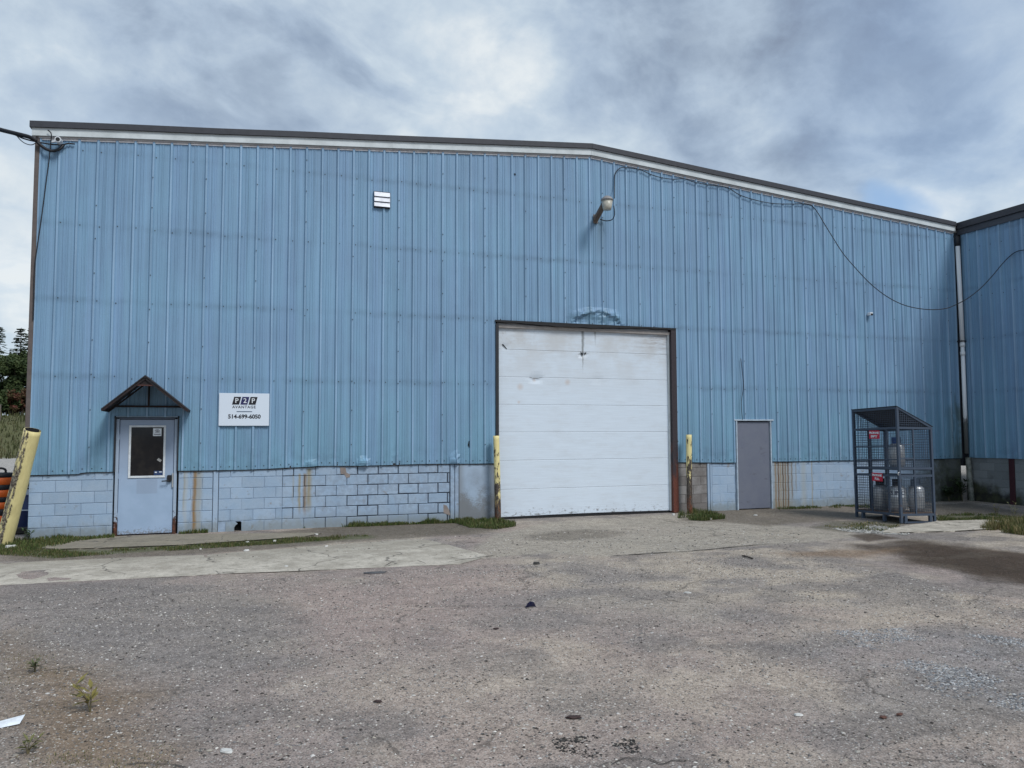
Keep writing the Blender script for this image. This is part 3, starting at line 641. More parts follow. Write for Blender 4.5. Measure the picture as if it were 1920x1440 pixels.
for k in range(0, 140):
    x = k*PITCH/2+.05
    if x < XR and not any(a-.05 < x < b+.05 for a, b, c in OPEN): screw(sc, x, -prof_at(x), zbot(x)+.06, 0, -1, .011)
o = whp(sc, 'screws', mat('screw_heads', color=(.03, .04, .05), rough=.5)); o['kind'] = 'stuff'
# plain side and rear walls, roof
mb = MB().add([(XL+.02, .03, 0), (XL+.02, 26, 0), (XL+.02, 26, ztop(XL)-.2), (XL+.02, .03, ztop(XL)-.2)], [(3, 2, 1, 0)]); whp(mb, 'side_wall', SID)
mb = MB().add([(XL+.02, 26, 0), (21.15, 26, 0), (21.15, 26, ztop(21.15)-.2), (10.4, 26, ztop(10.4)-.2), (XL+.02, 26, ztop(XL)-.2)], [(4, 3, 2, 1, 0)]); whp(mb, 'rear_wall', SID)
for x0, x1 in ((-.47, 10.4), (10.4, 21.2)):
    z0, z1 = ztop(x0)-.012, ztop(x1)-.012
    mb = MB().add([(x0, -.06, z0), (x1, -.06, z1), (x1, 26.2, z1), (x0, 26.2, z0), (x0, -.06, z0-.05), (x1, -.06, z1-.05), (x1, 26.2, z1-.05), (x0, 26.2, z0-.05)], [(0, 1, 2, 3), (7, 6, 5, 4), (0, 4, 5, 1), (1, 5, 6, 2), (2, 6, 7, 3), (3, 7, 4, 0)])
    whp(mb, 'roof', DARK)
def rake(x0, x1, dz0, dz1, y0, y1, name, m):
    mb = MB(); k = max(2, int(abs(x1-x0)/1.5)); vs = []; fs = []
    for i in range(k+1):
        x = x0+(x1-x0)*i/k; z = ztop(x)+.004*math.sin(x*1.7)*min(1, abs(x-10.4)); wv = .003*math.sin(x*2.3)
        vs += [(x, y0+wv, z-dz1), (x, y0+wv, z-dz0), (x, y1, z-dz0), (x, y1, z-dz1)]
    for i in range(k):
        a = 4*i; b = a+4; fs += [(a, b, b+1, a+1), (a+1, b+1, b+2, a+2), (a+2, b+2, b+3, a+3), (a+3, b+3, b, a)]
    fs += [(0, 1, 2, 3), (4*k+3, 4*k+2, 4*k+1, 4*k)]
    mb.add(vs, fs); return whp(mb, name, m)
for x0, x1 in ((-.46, 10.398), (10.402, 21.06)):
    rake(x0, x1, -.004, .105, -.115, .02, 'roof_edge', DARK)
    rake(max(x0, -.43), x1-.0, .107, .245, -.075, .03, 'fascia_board', WHT)
    rake(max(x0, -.33), x1-.01, .247, .278, -.040, .0, 'trim_groove', TRIMG)
    rake(max(x0, -.33), x1-.01, .280, .305, -.022, .0, 'trim_lip', mat('pinkish_white_lip', color=(.74, .72, .73), rough=.45))
whp(MB().bbox((XL-.075, -.035, .95), (XL-.002, .06, ztop(XL)-.25), .006), 'corner_trim', CTRIM)
whp(MB().box((XL-.03, -.012, 1.12), (XL+.012, -.004, ztop(XL)-.3)), 'corner_trim', CTRIM)
# block base
ZC = [-.23, -.025, .18, .385, .588, .79, .992, 1.19]
BM = {}
def block_mesh(L_, H_, raked):
    key = (round(L_, 3), round(H_, 3), raked)
    if key not in BM:
        c = .006 if raked else .005
        BM[key] = MB().bbox((-L_/2, -.03, -H_/2), (L_/2, .05, H_/2), c).me('wall_block')
        BM[key] = (BM[key], {})
    me, d = BM[key]; return me, d
NBLK = [0]
def blocks(x0, x1, m, raked=False, z0=0, parent=None, axis_='x', base=.055, skip=(), ztopm=1.19, lo=1):
    gap = .017 if raked else .008
    for r in range(lo, 7):
        za, zb_ = ZC[r], min(ZC[r+1], ztopm); off = 0 if r % 2 else -.2
        x = x0+off
        while x < x1-.02:
            a, b = max(x, x0), min(x+.405, x1); x += .405
            if b-a < .03: continue
            cx, cz = (a+b)/2, (za+zb_)/2
            if any(abs(cx-q[0]) < q[2] and abs(cz-q[1]) < q[3] for q in skip): continue
            g_ = gap if not raked else gap*random.choice((.6, .9, 1.2, 1.5)) if cx > 5.2 else gap*random.choice((.35, .5, .8)); me, d = block_mesh(b-a-g_, zb_-za-g_, raked)
            mk = m.name
            if mk not in d:
                mm = me.copy() if d else me; mm.materials.clear(); mm.materials.append(m); d[mk] = mm
            o = bpy.data.objects.new('wall_block', d[mk]); COL.objects.link(o); o.parent = parent or wh
            j = .004 if raked else .0012
            if axis_ == 'x': o.location = (cx+random.uniform(-j, j), base+random.uniform(-j, j), cz+random.uniform(-j, j)*.6); o.rotation_euler = (random.uniform(-j, j)*2, random.uniform(-j, j), random.uniform(-j, j)*3)
            else: o.location = (base+random.uniform(-j, j), cx, cz); o.rotation_euler = (0, 0, math.pi/2*-1 if axis_ == 'w' else 0)
            P(o); NBLK[0] += 1
HOLE = (3.10, .10, .22, .09)
blocks(XL, 1.0, BLK)
blocks(2.075, 2.66, BLK)
blocks(2.765, 3.9, BLK, skip=[HOLE])
blocks(3.9, 7.19, BLK, True)
blocks(12.515, 13.29, RAW, False)
blocks(13.43, 14.07, BLK)
blocks(15.067, 21.06, BLK)
MORT = mat('painted_mortar', color=(.29, .375, .485), rough=.9); MORTF = mat('thick_painted_mortar', m_block); MORTD = mat('raked_mortar', color=(.06, .075, .10), rough=.95)
MORTG = mat('grey_mortar', color=(.11, .10, .095), rough=.95)
for a, b, m, d in ((XL+.005, 1.0, MORT, .035), (2.075, 2.66, MORT, .035), (2.765, 3.0, MORT, .035), (3.22, 3.9, MORT, .035), (3.9, 7.19, MORTD, .041), (12.515, 13.29, MORTG, .031), (13.43, 14.07, MORTF, .031), (15.067, 21.06, MORTF, .031)):
    whp(MB().box((a, d, -.3), (b, .09, 1.2)), 'mortar', m)
whp(MB().box((3.0, .028, .17), (3.22, .09, 1.2)), 'mortar', MORT)
for a, b in ((XL, 1.0), (2.07, 8.165), (12.51, 14.02), (15.11, 21.05)):  # dark strip added as the shade line below the siding edge
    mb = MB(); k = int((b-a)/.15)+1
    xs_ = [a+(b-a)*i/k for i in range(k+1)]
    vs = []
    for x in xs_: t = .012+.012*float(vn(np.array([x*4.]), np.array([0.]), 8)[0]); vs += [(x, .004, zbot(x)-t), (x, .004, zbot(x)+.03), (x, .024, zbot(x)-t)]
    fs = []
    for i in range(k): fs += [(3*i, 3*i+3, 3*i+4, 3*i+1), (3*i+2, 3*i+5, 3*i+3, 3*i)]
    whp(mb.add(vs, fs), 'shadow_strip', DARK2)
def tear(pts, nm='torn_hole'):
    q = [W(*a) for a in pts]; whp(MB().add([(x[0], -.012, x[2]) for x in q]+[(x[0], .01, x[2]) for x in q], [tuple(range(len(q)))]), nm, GAP)
tear([(879, 826), (883, 829), (882, 836), (880, 840), (877, 834)]); tear([(847, 853), (856, 854), (857, 862), (853, 870), (849, 866), (852, 860)])
tear([(963, 325), (967, 326), (965.5, 330)]); tear([(584, 873), (590, 870), (597, 874), (592, 877)]); tear([(678, 871), (683, 866), (691, 871), (686, 874)])
# broken block: jagged hole with a dark void behind and stub pieces
whp(MB().box((2.85, .15, -.25), (3.35, .16, .25)), 'block_void', GAP)
whp(MB().add([(2.90, .024, -.2), (3.055, .024, -.2), (3.05, .024, .06), (3.075, .024, .10), (3.11, .024, .125), (3.06, .024, .172), (2.90, .024, .172), (2.90, .07, -.2), (3.055, .07, -.2), (3.05, .07, .06), (3.075, .07, .10), (3.11, .07, .125), (3.06, .07, .172), (2.9, .07, .172)],
    [(0, 1, 2, 3, 4, 5, 6), (1, 8, 9, 2), (2, 9, 10, 3), (3, 10, 11, 4), (4, 11, 12, 5)]), 'broken_block', BLK)
whp(MB().add([(3.19, .024, -.2), (3.33, .024, -.2), (3.33, .024, .172), (3.16, .024, .172), (3.2, .024, .12), (3.185, .024, .03), (3.19, .07, -.2), (3.33, .07, -.2), (3.33, .07, .172), (3.16, .07, .172), (3.2, .07, .12), (3.185, .07, .03)],
    [(0, 1, 2, 3, 4, 5), (0, 5, 11, 6), (5, 4, 10, 11), (4, 3, 9, 10)]), 'broken_block', BLK)
def pilaster(x0, x1, m=BLK, y=.012, z1=1.2): whp(MB().bbox((x0, y, -.15), (x1, .1, z1), .008), 'pilaster', m)
pilaster(2.668, 2.757); pilaster(7.20, 7.285); pilaster(7.295, 7.375); pilaster(13.30, 13.36); pilaster(13.37, 13.425)
whp(MB().bbox((7.385, .022, -.15), (8.165, .1, 1.2), .01), 'concrete_panel', CONW)
# chips where the paint and face have broken away
def chip(pts, y, m):
    poly = [W(*q)[[0, 2]] for q in pts]
    whp(MB().add([(x, y-.002, z) for x, z in poly]+[(x, y+.02, z) for x, z in poly], [tuple(range(len(poly)))]+[(i, i+len(poly), (i+1) % len(poly)+len(poly), (i+1) % len(poly)) for i in range(len(poly))]), 'bare_patch', m)
BARE = mat('bare_broken_face', color=(.26, .22, .20), rough=.95)
chip([(638, 876), (648, 877), (650, 886), (657, 890), (656, 895), (650, 896), (645, 889), (639, 889)], .022, BARE)
chip([(832, 946), (838, 948), (843, 957), (845, 967), (832, 962)], .022, BARE)
# loading door
dr = whp(MB().box((8.10, .22, -.05), (12.6, .24, 4.3)), 'overhead_door', GAP)
Zj = [.035, .612, 1.218, 1.815, 2.402, 2.99, 3.575, 4.155]
def door_panel(z0, z1, k):
    nx, nz = 60, 11; v = []; f = []
    x0, x1 = 8.235, 12.372; g_ = .0025
    for j in range(nz+1):
        for i in range(nx+1):
            x = x0+(x1-x0)*i/nx; t = (0, .012, .025, .1, .25, .4, .6, .75, .9, .975, .988, 1)[j]; z = z0+g_/2+(z1-z0-g_)*t; y = .09
            if j in (0, nz): y += .004
            for cx, cz, r, am in ((10.22, 3.50, .12, .05), (9.12, 2.97, .22, .03), (10.55, 2.97, .2, .014), (8.4, 3.62, .12, .02)):
                d = math.hypot((x-cx)/r, (z-cz)/(r*.55))
                if d < 1: y += am*(1-d)
            if k == 0: z += .012*math.sin((x-x0)/(x1-x0)*math.pi)*(1-t)*1.2
            y += .003*math.sin(x*1.1+k)
            v.append((x, y, z))
    q = lambda i, j: j*(nx+1)+i
    for j in range(nz):
        for i in range(nx): f.append((q(i, j), q(i+1, j), q(i+1, j+1), q(i, j+1)))
    mb = MB().add(v, f)
    o = link('door_panel', mb.me('door_panel'), DOOR, dr, smooth=False); o.matrix_parent_inverse = dr.matrix_world.inverted() if False else Matrix.Identity(4); return o
for k in range(7): door_panel(Zj[k], Zj[k+1], k)
def kid(mb, name, m, parent): return mb.build(name, m, parent)
kid(MB().box((8.235, .105, -.03), (12.372, .135, .05)), 'bottom_seal', BLACK, dr)
kid(MB().add([(10.15, .0885, 3.60), (10.19, .0885, 3.555), (10.215, .0885, 3.55), (10.225, .0885, 3.50), (10.20, .0885, 3.49)], [(0, 4, 3, 2, 1)]), 'tear', GAP, dr)
kid(MB().add([(10.25, .0885, 3.53), (10.28, .0885, 3.555), (10.30, .0885, 3.59), (10.30, .0885, 3.545), (10.27, .0885, 3.515)], [(0, 4, 3, 2, 1)]), 'tear', GAP, dr)
kid(MB().add([(8.34, .0885, 3.68), (8.37, .0885, 3.685), (8.46, .0885, 3.58), (8.45, .0885, 3.575), (8.40, .0885, 3.62)], [(0, 4, 3, 2, 1)]), 'tear', GAP, dr)
kid(MB().add([(8.94, .0885, 2.992), (9.05, .0885, 2.975), (9.15, .0885, 2.972), (9.28, .0885, 2.995), (9.15, .0885, 2.960), (9.05, .0885, 2.962)], [(0, 5, 4, 3, 2, 1)]), 'tear', GAP, dr)
whp(MB().box((8.168, -.034, .0), (8.232, .2, 4.10)), 'door_jamb', DARK2)
whp(MB().box((12.375, -.034, .0), (12.505, .2, 4.165)), 'door_jamb', JAMB)
whp(MB().box((12.335, .05, .03), (12.372, .088, 4.06)), 'weather_strip', WHT)
hd = MB(); vs = []; fs = []; K = 60
for i in range(K+1):
    x = 8.155+(12.5-8.155)*i/K; t = .02+.05*math.sin(math.pi*min(1, max(0, (x-8.1)/3.6)))**2+.018*(vn(np.array([x*5]), np.array([1.]), 3)[0]-.5); b = .0 if abs(x-10.4) > .9 else .0
    zt_ = 4.178-.0*x; zb_ = 4.155-t*.9
    vs += [(x, -.040, zb_), (x, -.040, zt_), (x, .20, zt_), (x, .20, zb_)]
for i in range(K):
    a = 4*i; c_ = a+4; fs += [(a, c_, c_+1, a+1), (a+1, c_+1, c_+2, a+2), (a+2, c_+2, c_+3, a+3), (a+3, c_+3, c_, a)]
hd.add(vs, fs+[(0, 1, 2, 3)]); whp(hd, 'door_header', BLACK)
whp(MB().box((8.235, .03, 4.03), (12.372, .088, 4.09)), 'header_soffit', mat('beige_soffit', color=(.36, .33, .31), rough=.7))
# entry door
ed = whp(MB().bbox((1.085, .035, .012), (1.985, .08, 2.062), .004), 'entry_door', LEAF)
whp(MB().box((.995, .10, -.05), (2.08, .11, 2.12)), 'door_backing', GAP)
for a, b in ((1.028, 1.079), (1.991, 2.042)): whp(MB().bbox((a, .005, -.02), (b, .10, 2.098), .004), 'door_jamb', FRM)
whp(MB().bbox((1.028, .005, 2.068), (2.042, .10, 2.10), .004), 'door_header', mat('dark_blue_frame', color=(.09, .11, .15)))
for a, b in ((1.000, 1.026), (2.044, 2.066)): whp(MB().box((a, -.030, 1.13), (b, .05, 2.128)), 'opening_flashing', DARK2)
whp(MB().box((1.0, -.030, 2.106), (2.066, .05, 2.128)), 'opening_flashing', mat('pale_blue_head', color=(.22, .30, .38)))
fr = MB()
fr.bbox((1.235, .018, 1.925), (1.845, .036, 1.96), .003).bbox((1.235, .018, 1.012), (1.845, .036, 1.05), .003).bbox((1.235, .018, 1.051), (1.272, .036, 1.924), .003).bbox((1.808, .018, 1.051), (1.845, .036, 1.924), .003)
kid(fr, 'window_frame', ALU, ed)
kid(MB().box((1.27, .028, 1.048), (1.81, .033, 1.927)), 'window_pane', GLASS, ed)
kid(MB().box((1.63, .0255, 1.765), (1.77, .0275, 1.905)), 'notice', PRINTW, ed)
em = MB().box((1.665, .0238, 1.83), (1.735, .025, 1.842)).box((1.66, .0238, 1.855), (1.672, .025, 1.875)).box((1.728, .0238, 1.85), (1.74, .025, 1.868)).box((1.675, .0238, 1.876), (1.725, .025, 1.884)).box((1.68, .0238, 1.848), (1.72, .025, 1.866)).box((1.645, .0238, 1.788), (1.755, .025, 1.803))
kid(em, 'notice_print', mat('grey_ink', color=(.16, .17, .2)), ed)
kid(MB().box((1.66, .0255, 1.058), (1.805, .0275, 1.135)), 'sticker', mat('blue_sticker', color=(.02, .05, .14)), ed)
kid(MB().box((1.675, .0238, 1.098), (1.71, .025, 1.118)).box((1.745, .0238, 1.106), (1.79, .025, 1.122)), 'sticker_print', PRINTW, ed)
pm = MB().box((-.035, 0, -.022), (.035, .002, .022)); ps = kid(pm, 'paper_scrap', mat('greyish_paper', color=(.34, .34, .33)), ed); ps.location = (1.745, .0245, 1.33); ps.rotation_euler = (0, .6, 0)
hn = MB().bbox((1.885, -.012, .935), (1.955, .034, 1.055), .008); kid(hn, 'handle', BLACK, ed)
kid(MB().tube([(1.92, -.012, .955), (1.915, -.045, .955), (1.84, -.05, .952), (1.80, -.048, .950)], .011, 8), 'handle_lever', BLACK, ed)
kid(MB().bbox((1.965, .0, .83), (1.988, .034, 1.09), .003), 'latch_guard', STEELB, ed)
for z in (.35, 1.05, 1.75): kid(MB().tube([(1.082, .03, z-.05), (1.082, .03, z+.05)], .008, 8), 'hinge', FRM, ed)
# grey steel door
gd = whp(MB().bbox((14.115, .012, .01), (15.025, .07, 2.045), .004), 'steel_door', GREYD)
whp(MB().box((14.0, .10, -.05), (15.13, .11, 2.1)), 'door_backing', GAP)
LB = mat('pale_blue_frame', color=(.42, .50, .58))
whp(MB().bbox((14.075, -.030, -.02), (14.108, .09, 2.062), .004), 'door_jamb', LB); whp(MB().bbox((15.032, -.030, -.02), (15.062, .09, 2.062), .004), 'door_jamb', LB)
whp(MB().bbox((14.02, -.038, 2.064), (15.125, .09, 2.098), .004), 'door_header', LB)
# ------------------------------------------------------------------ side wing
sw = tag(empty('side_warehouse', (21.2, -4, 0)), 'darker blue metal wing that meets the warehouse at the right corner', 'warehouse')
WX = 21.2; WEND = -9.15
def swp(mb, name, m): return P(mb.build(name, m, sw))
k = 0; yb = -.05
ybs = [-.055]+[-.61-.915*i for i in range(10)]
for b, a in zip(ybs[:-1], ybs[1:]):
    me = siding('siding_panel', a, b, lambda x: 1.12+.004*math.sin(x*4), lambda x: 7.12, 'y', WX)
    me.flip_normals(); o = link('siding_panel', me, mat('wing_siding_paint', lambda n: m_siding(n, True), spec=.35), sw); P(o)
s2 = MB()
for rz in (5.3, 4.2, 2.82, 6.6):
    for q in range(0, 30):
        y = -q*PITCH-.05
        if random.random() < .85: screw(s2, WX-prof_at(y), y, rz+random.uniform(-.03, .03), -1, 0)
swp(s2, 'screws', MATS['screw_heads'])['kind'] = 'stuff'
blocks(-1.20, -.05, RAW, False, parent=sw, axis_='w', base=WX+.055, ztopm=1.18)
blocks(-4.9, -1.36, RAW, False, parent=sw, axis_='w', base=WX+.055, ztopm=1.18)
blocks(WEND, -5.05, RAW, False, parent=sw, axis_='w', base=WX+.055, ztopm=1.18)
swp(MB().box((WX+.03, WEND, -.3), (WX+.1, .02, 1.2)), 'mortar', mat('wing_mortar', m_raw))
for y in (-1.28, -4.97): swp(MB().bbox((WX+.0, y-.07, -.1), (WX+.06, y+.07, 1.16), .004), 'steel_post', REDST)
swp(MB().box((WX-.10, WEND-.1, 7.19), (WX+.05, .05, 7.35)), 'roof_edge', DARK)
swp(MB().box((WX-.05, WEND-.1, 7.03), (WX+.05, -.02, 7.188)), 'fascia_board', mat('dark_grey_fascia', color=(.055, .062, .078), rough=.5))
swp(MB().add([(WX-.09, WEND-.1, 7.36), (WX+14, WEND-.1, 8.5), (WX+14, 26, 8.5), (WX-.09, 26, 7.36)], [(0, 1, 2, 3)]), 'roof', DARK)
swp(MB().add([(WX+.02, WEND, 0), (WX+14, WEND, 0), (WX+14, WEND, 8.4), (WX+.02, WEND, 7.25)], [(0, 1, 2, 3)]), 'end_wall', SID)
swp(MB().box((WX-.155, -.045, .9), (WX-.002, .03, 7.1)), 'corner_flashing', DARK2)
swp(MB().box((WX-.034, -.105, 1.1), (WX+.01, -.032, 7.05)), 'corner_flashing', DARK2)
# downspout in the corner
ds = tag(empty('downspout', (21.1, -.12, 0)), 'white rain pipe in the inside corner with a spiral steel lower end', 'downspout')
def dsp(mb, name, m, smooth=True): return P(mb.build(name, m, ds, smooth=smooth))
PVC = mat('white_pipe', lambda n: {'Base Color': n.mix(n.rng(n.add(n.noise(n.scale(n.pos(), (20, 20, 3)), 1, 5, .7), n.rng(n.sep(n.pos())[2], 1.7, 2.6, .25, -.16)), .5, .6), (.80, .82, .83), (.15, .155, .15)), 'Roughness': .45})
dsp(MB().tube([(21.09, -.10, 6.72), (21.10, -.12, 4.10)], .055, 14), 'upper_pipe', PVC)
dsp(MB().tube([(21.10, -.12, 4.06), (21.10, -.12, 1.22)], .050, 14), 'lower_pipe', PVC)
for z in (4.08, 3.85): dsp(MB().tube([(21.10, -.12, z+.05), (21.10, -.12, z-.05)], .062, 14), 'pipe_coupling', PVC)
dsp(MB().box((21.02, -.175, 4.16), (21.18, -.03, 4.19)), 'pipe_strap', DARK2, False)
dsp(MB().tube([(21.09, -.02, 7.02), (21.085, -.10, 6.93), (21.09, -.105, 6.72)], [.06, .07, .055], 12), 'elbow', DARK2)
hx = []; nseg = 14; L0 = (21.09, -.14, 1.22); 
prof = []
for i in range(140):
    t = i/139; prof.append((.066+.006*math.sin(i*math.pi*.5), -.03+1.22*t))
gpip = MB(); vs = []; fs = []; SG = 16
for i in range(100):
    for kk in range(SG):
        th = 2*math.pi*kk/SG; z = -.04+1.16*i/99; r_ = .066+.006*math.sin(2*math.pi*(z/.042)+th)
        off = (1-z/1.2)*.05
        vs.append((21.10+off+r_*math.cos(th), -.15-off*.6+r_*math.sin(th), z))
for i in range(99):
    for kk in range(SG): fs.append((i*SG+kk, i*SG+(kk+1) % SG, (i+1)*SG+(kk+1) % SG, (i+1)*SG+kk))
gpip.add(vs, fs); dsp(gpip, 'spiral_pipe', GALV)
# ------------------------------------------------------------------ canopy over the entry door
cn = tag(empty('door_canopy', (1.55, -.03, 2.3)), 'small rusty peaked canopy over the entry door', 'canopy')
def cnp(mb, name, m): return P(mb.build(name, m, cn))
AX, AZ, EL, ER, EZ, CP = 1.555, 2.80, .885, 2.255, 2.215, .72
def sheet(x0, z0, x1, z1):
    t = .022
    return MB().add([(x0, -.03, z0), (x1, -.03, z1), (x1, -.03-CP, z1), (x0, -.03-CP, z0), (x0, -.03, z0+t), (x1, -.03, z1+t), (x1, -.03-CP, z1+t), (x0, -.03-CP, z0+t)], [(0, 1, 2, 3), (7, 6, 5, 4), (0, 4, 5, 1), (1, 5, 6, 2), (2, 6, 7, 3), (3, 7, 4, 0)])
ROOFM = mat('canopy_sheet', lambda n: {'Base Color': n.mix(n.rng(n.noise(n.pos(), 8, 5, .7), .45, .65), (.022, .021, .025), (.040, .030, .030)), 'Roughness': .7})
cnp(sheet(EL, EZ, AX-.002, AZ), 'roof_sheet', ROOFM); cnp(sheet(AX+.002, AZ, ER, EZ), 'roof_sheet', ROOFM)
for y in (-.06, -.03-CP+.03):
    for x in (EL+.03, ER-.03):
        cnp(MB().bar((AX, y, AZ-.035), (x, y, EZ+.0), .03, .045, (0, 1, 0)), 'rafter', RUSTK)
cnp(MB().bar((EL+.10, -.06, EZ+.085), (ER-.10, -.06, EZ+.085), .03, .035), 'tie_beam', RUSTK)
cnp(MB().bar((AX, -.06, EZ+.10), (AX, -.06, AZ-.05), .03, .03), 'king_post', RUSTK)
cnp(MB().bar((AX-.17, -.03-CP+.03, AZ-.155), (AX+.17, -.03-CP+.03, AZ-.155), .03, .022), 'collar_tie', mat('rust_red_steel', color=(.07, .03, .026), rough=.8))
cnp(MB().bar((AX, -.045, AZ-.02), (AX, -.03-CP, AZ-.02), .035, .03), 'ridge_bar', RUSTK)
for x in (EL+.02, ER-.02): cnp(MB().bar((x, -.04, EZ-.005), (x, -.03-CP, EZ-.005), .03, .03), 'eave_bar', RUSTK)
cnp(MB().add([(AX-.17, -.72, AZ-.145), (AX+.17, -.72, AZ-.145), (AX, -.72, AZ-.01)], [(0, 1, 2)]), 'gable_plate', RUSTK)
# ------------------------------------------------------------------ company sign
sg = tag(empty('company_sign', (3.19, -.045, 2.255)), 'white rectangular company sign with a phone number on the blue siding', 'sign')
def child(mb, name, m, par, loc=(0, 0, 0), rot=(0, 0, 0), smooth=False): return mb.build(name, m, par, loc, rot, smooth)
child(MB().bbox((-.447, -.008, -.305), (.447, .012, .305), .003), 'sign_board', mat('white_sign_board', lambda n: {'Base Color': (.64, .71, .80), 'Roughness': .4}), sg)
def para(x0, m): child(MB().add([(x0, -.011, .092), (x0+.125, -.011, .092), (x0+.16, -.011, .238), (x0+.035, -.011, .238), (x0, -.008, .092), (x0+.125, -.008, .092), (x0+.16, -.008, .238), (x0+.035, -.008, .238)], [(0, 1, 2, 3), (0, 4, 5, 1), (1, 5, 6, 2), (2, 6, 7, 3), (3, 7, 4, 0)]), 'logo_tile', m, sg)
para(-.218, PRINTK); para(-.072, NAVY); para(.074, PRINTK)
for x, ch in ((-.136, 'P'), (.010, '2'), (.156, 'P')):
    o = link('lettering', text_mesh(ch, .125, .0015), PRINTW, sg, (x, -.0125, .163), FACE)
link('lettering', text_mesh('AVANTAGE', .070, .0012, 1.2), PRINTK, sg, (-.005, -.0095, .045), FACE)
child(MB().box((-.135, -.0105, -.047), (.14, -.008, -.031)), 'rule_line', GRYP, sg)
link('lettering', text_mesh('514-699-6050', .105, .0035, .98), PRINTK, sg, (.005, -.0095, -.135), FACE)
# ------------------------------------------------------------------ wall vent, lamp, cameras
vt = tag(empty('wall_vent', (5.75, -.03, 6.35)), 'white three slat louvre vent high on the blue siding', 'vent')
child(MB().box((-.165, -.01, -.01), (.165, .02, .325)), 'vent_box', DARK2, vt)
for k in range(3):
    z0 = .012+k*.103
    child(MB().add([(-.158, -.045, z0), (.158, -.045, z0), (.158, -.02, z0+.092), (-.158, -.02, z0+.092), (-.158, -.030, z0), (.158, -.030, z0), (.158, -.01, z0+.092), (-.158, -.01, z0+.092)], [(0, 1, 2, 3), (0, 4, 5, 1), (1, 5, 6, 2), (2, 6, 7, 3), (3, 7, 4, 0)]), 'vent_slat', mat('white_vent_plastic', color=(.70, .73, .80), rough=.4), vt)
lm = tag(empty('yard_lamp', (10.50, -.02, 6.52)), 'grey barn lamp on a slanted arm high above the loading door', 'lamp')
child(MB().bbox((-.05, -.02, -.08), (.06, .0, .12), .006), 'wall_plate', WOOD, lm)
child(MB().bar((0, -.02, .0), (.0, -.56, .29), .10, .075), 'arm', WOOD, lm)
child(MB().lathe([(.135, .0), (.135, .025), (.09, .075), (.045, .10), (.0, .105)], 20), 'lamp_cap', LAMPC, lm, (0, -.60, .265), smooth=True)
child(MB().lathe([(.0, -.20), (.085, -.20), (.10, -.14), (.122, 0.0), (.115, .0)], 20), 'lamp_bowl', LAMPG, lm, (0, -.60, .264), smooth=True)
def wirethru(name, pts, r, label, cat, m=CABLE, seg=6, k=8): return tag(MB().tube(spline(pts, k), r, seg).build(name, m, smooth=True), label, cat)
A_ = lambda u, v, y: tuple(W(u, v, y))
child(MB().tube([Vector(q)-Vector((10.5, -.02, 6.52)) for q in spline([A_(1125, 411, -.05), A_(1136, 414, -.10), A_(1147, 412, -.22), A_(1152, 404, -.28), A_(1152, 394, -.3), A_(1151, 386, -.3)])], .011, 6), 'lamp_lead', CABLE, lm)
wirethru('lamp_cable', [A_(1152, 372, -.20), A_(1152, 350, -.06), A_(1152.5, 330, -.05), A_(1157, 320, -.05), A_(1166, 314, -.05), A_(1180, 315, -.05), A_(1200, 318, -.05), A_(1220, 327, -.05), A_(1240, 333, -.05), A_(1262, 336, -.05), A_(1283, 335, -.05), A_(1300, 341, -.05), A_(1330, 347, -.05), A_(1362, 351, -.05), A_(1388, 366, -.05), A_(1420, 376, -.05), A_(1450, 381.5, -.05), A_(1480, 382.5, -.05), A_(1505, 382, -.05)], .010, 'black cable from the yard lamp along the roof trim', 'cable')
sag = [(1505, 382), (1522, 386), (1534, 400), (1546, 420), (1562, 446), (1580, 474), (1600, 498), (1630, 530), (1660, 554), (1690, 570), (1720, 578), (1750, 580.5), (1775, 578), (1795, 570), (1815, 559), (1838, 541), (1860, 518), (1880, 494), (1895, 479), (1908, 471), (1925, 468)]
pts = []
for i, q in enumerate(sag):
    t = max(0, (i-2)/(len(sag)-3)); y = -.05-1.62*max(0, t)
    p = W(q[0], q[1], y)
    if p[0] > 21.14: 
        d = ray(*q); p = CAM+d*((21.14-CAM[0])/d[0])
    pts.append(tuple(p))
wirethru('hanging_cable', pts, .011, 'slack black cable sagging across the corner between both walls', 'cable')
wirethru('loose_wire', [A_(1389, 672, -.045), A_(1392, 700, -.05), A_(1394, 725, -.05), A_(1390, 755, -.05), A_(1392, 787, -.045)], .007, 'thin loose wire hanging above the grey steel door', 'wire')
def camera(name, loc, sc_, label, face=(0, -1, 0)):
    e = tag(empty(name, loc), label, 'camera')
    child(MB().tube([(0, .0, 0), (0, -.16, -.01)], .045*sc_, 14), 'camera_body', PRINTW, e, smooth=False)
    child(MB().tube([(0, -.1605, -.01), (0, -.167, -.01)], .030*sc_, 14), 'lens', BLACK, e)
    child(MB().bar((0, -.06, 0), (-.13, .0, -.015), .03, .03), 'bracket', PRINTW, e); return e
camera('security_camera', (.09-.08, -.09, 6.985), 1.15, 'small round white camera under the roof trim at the left corner')
c2 = tag(empty('security_camera', (18.09, -.03, 4.755)), 'small white box camera on the blue siding right of the loading door', 'camera')
child(MB().bbox((-.05, -.10, -.03), (.05, .0, .045), .006), 'camera_body', PRINTW, c2); child(MB().box((-.03, -.104, -.032), (.042, -.101, .015)), 'lens', BLACK, c2)
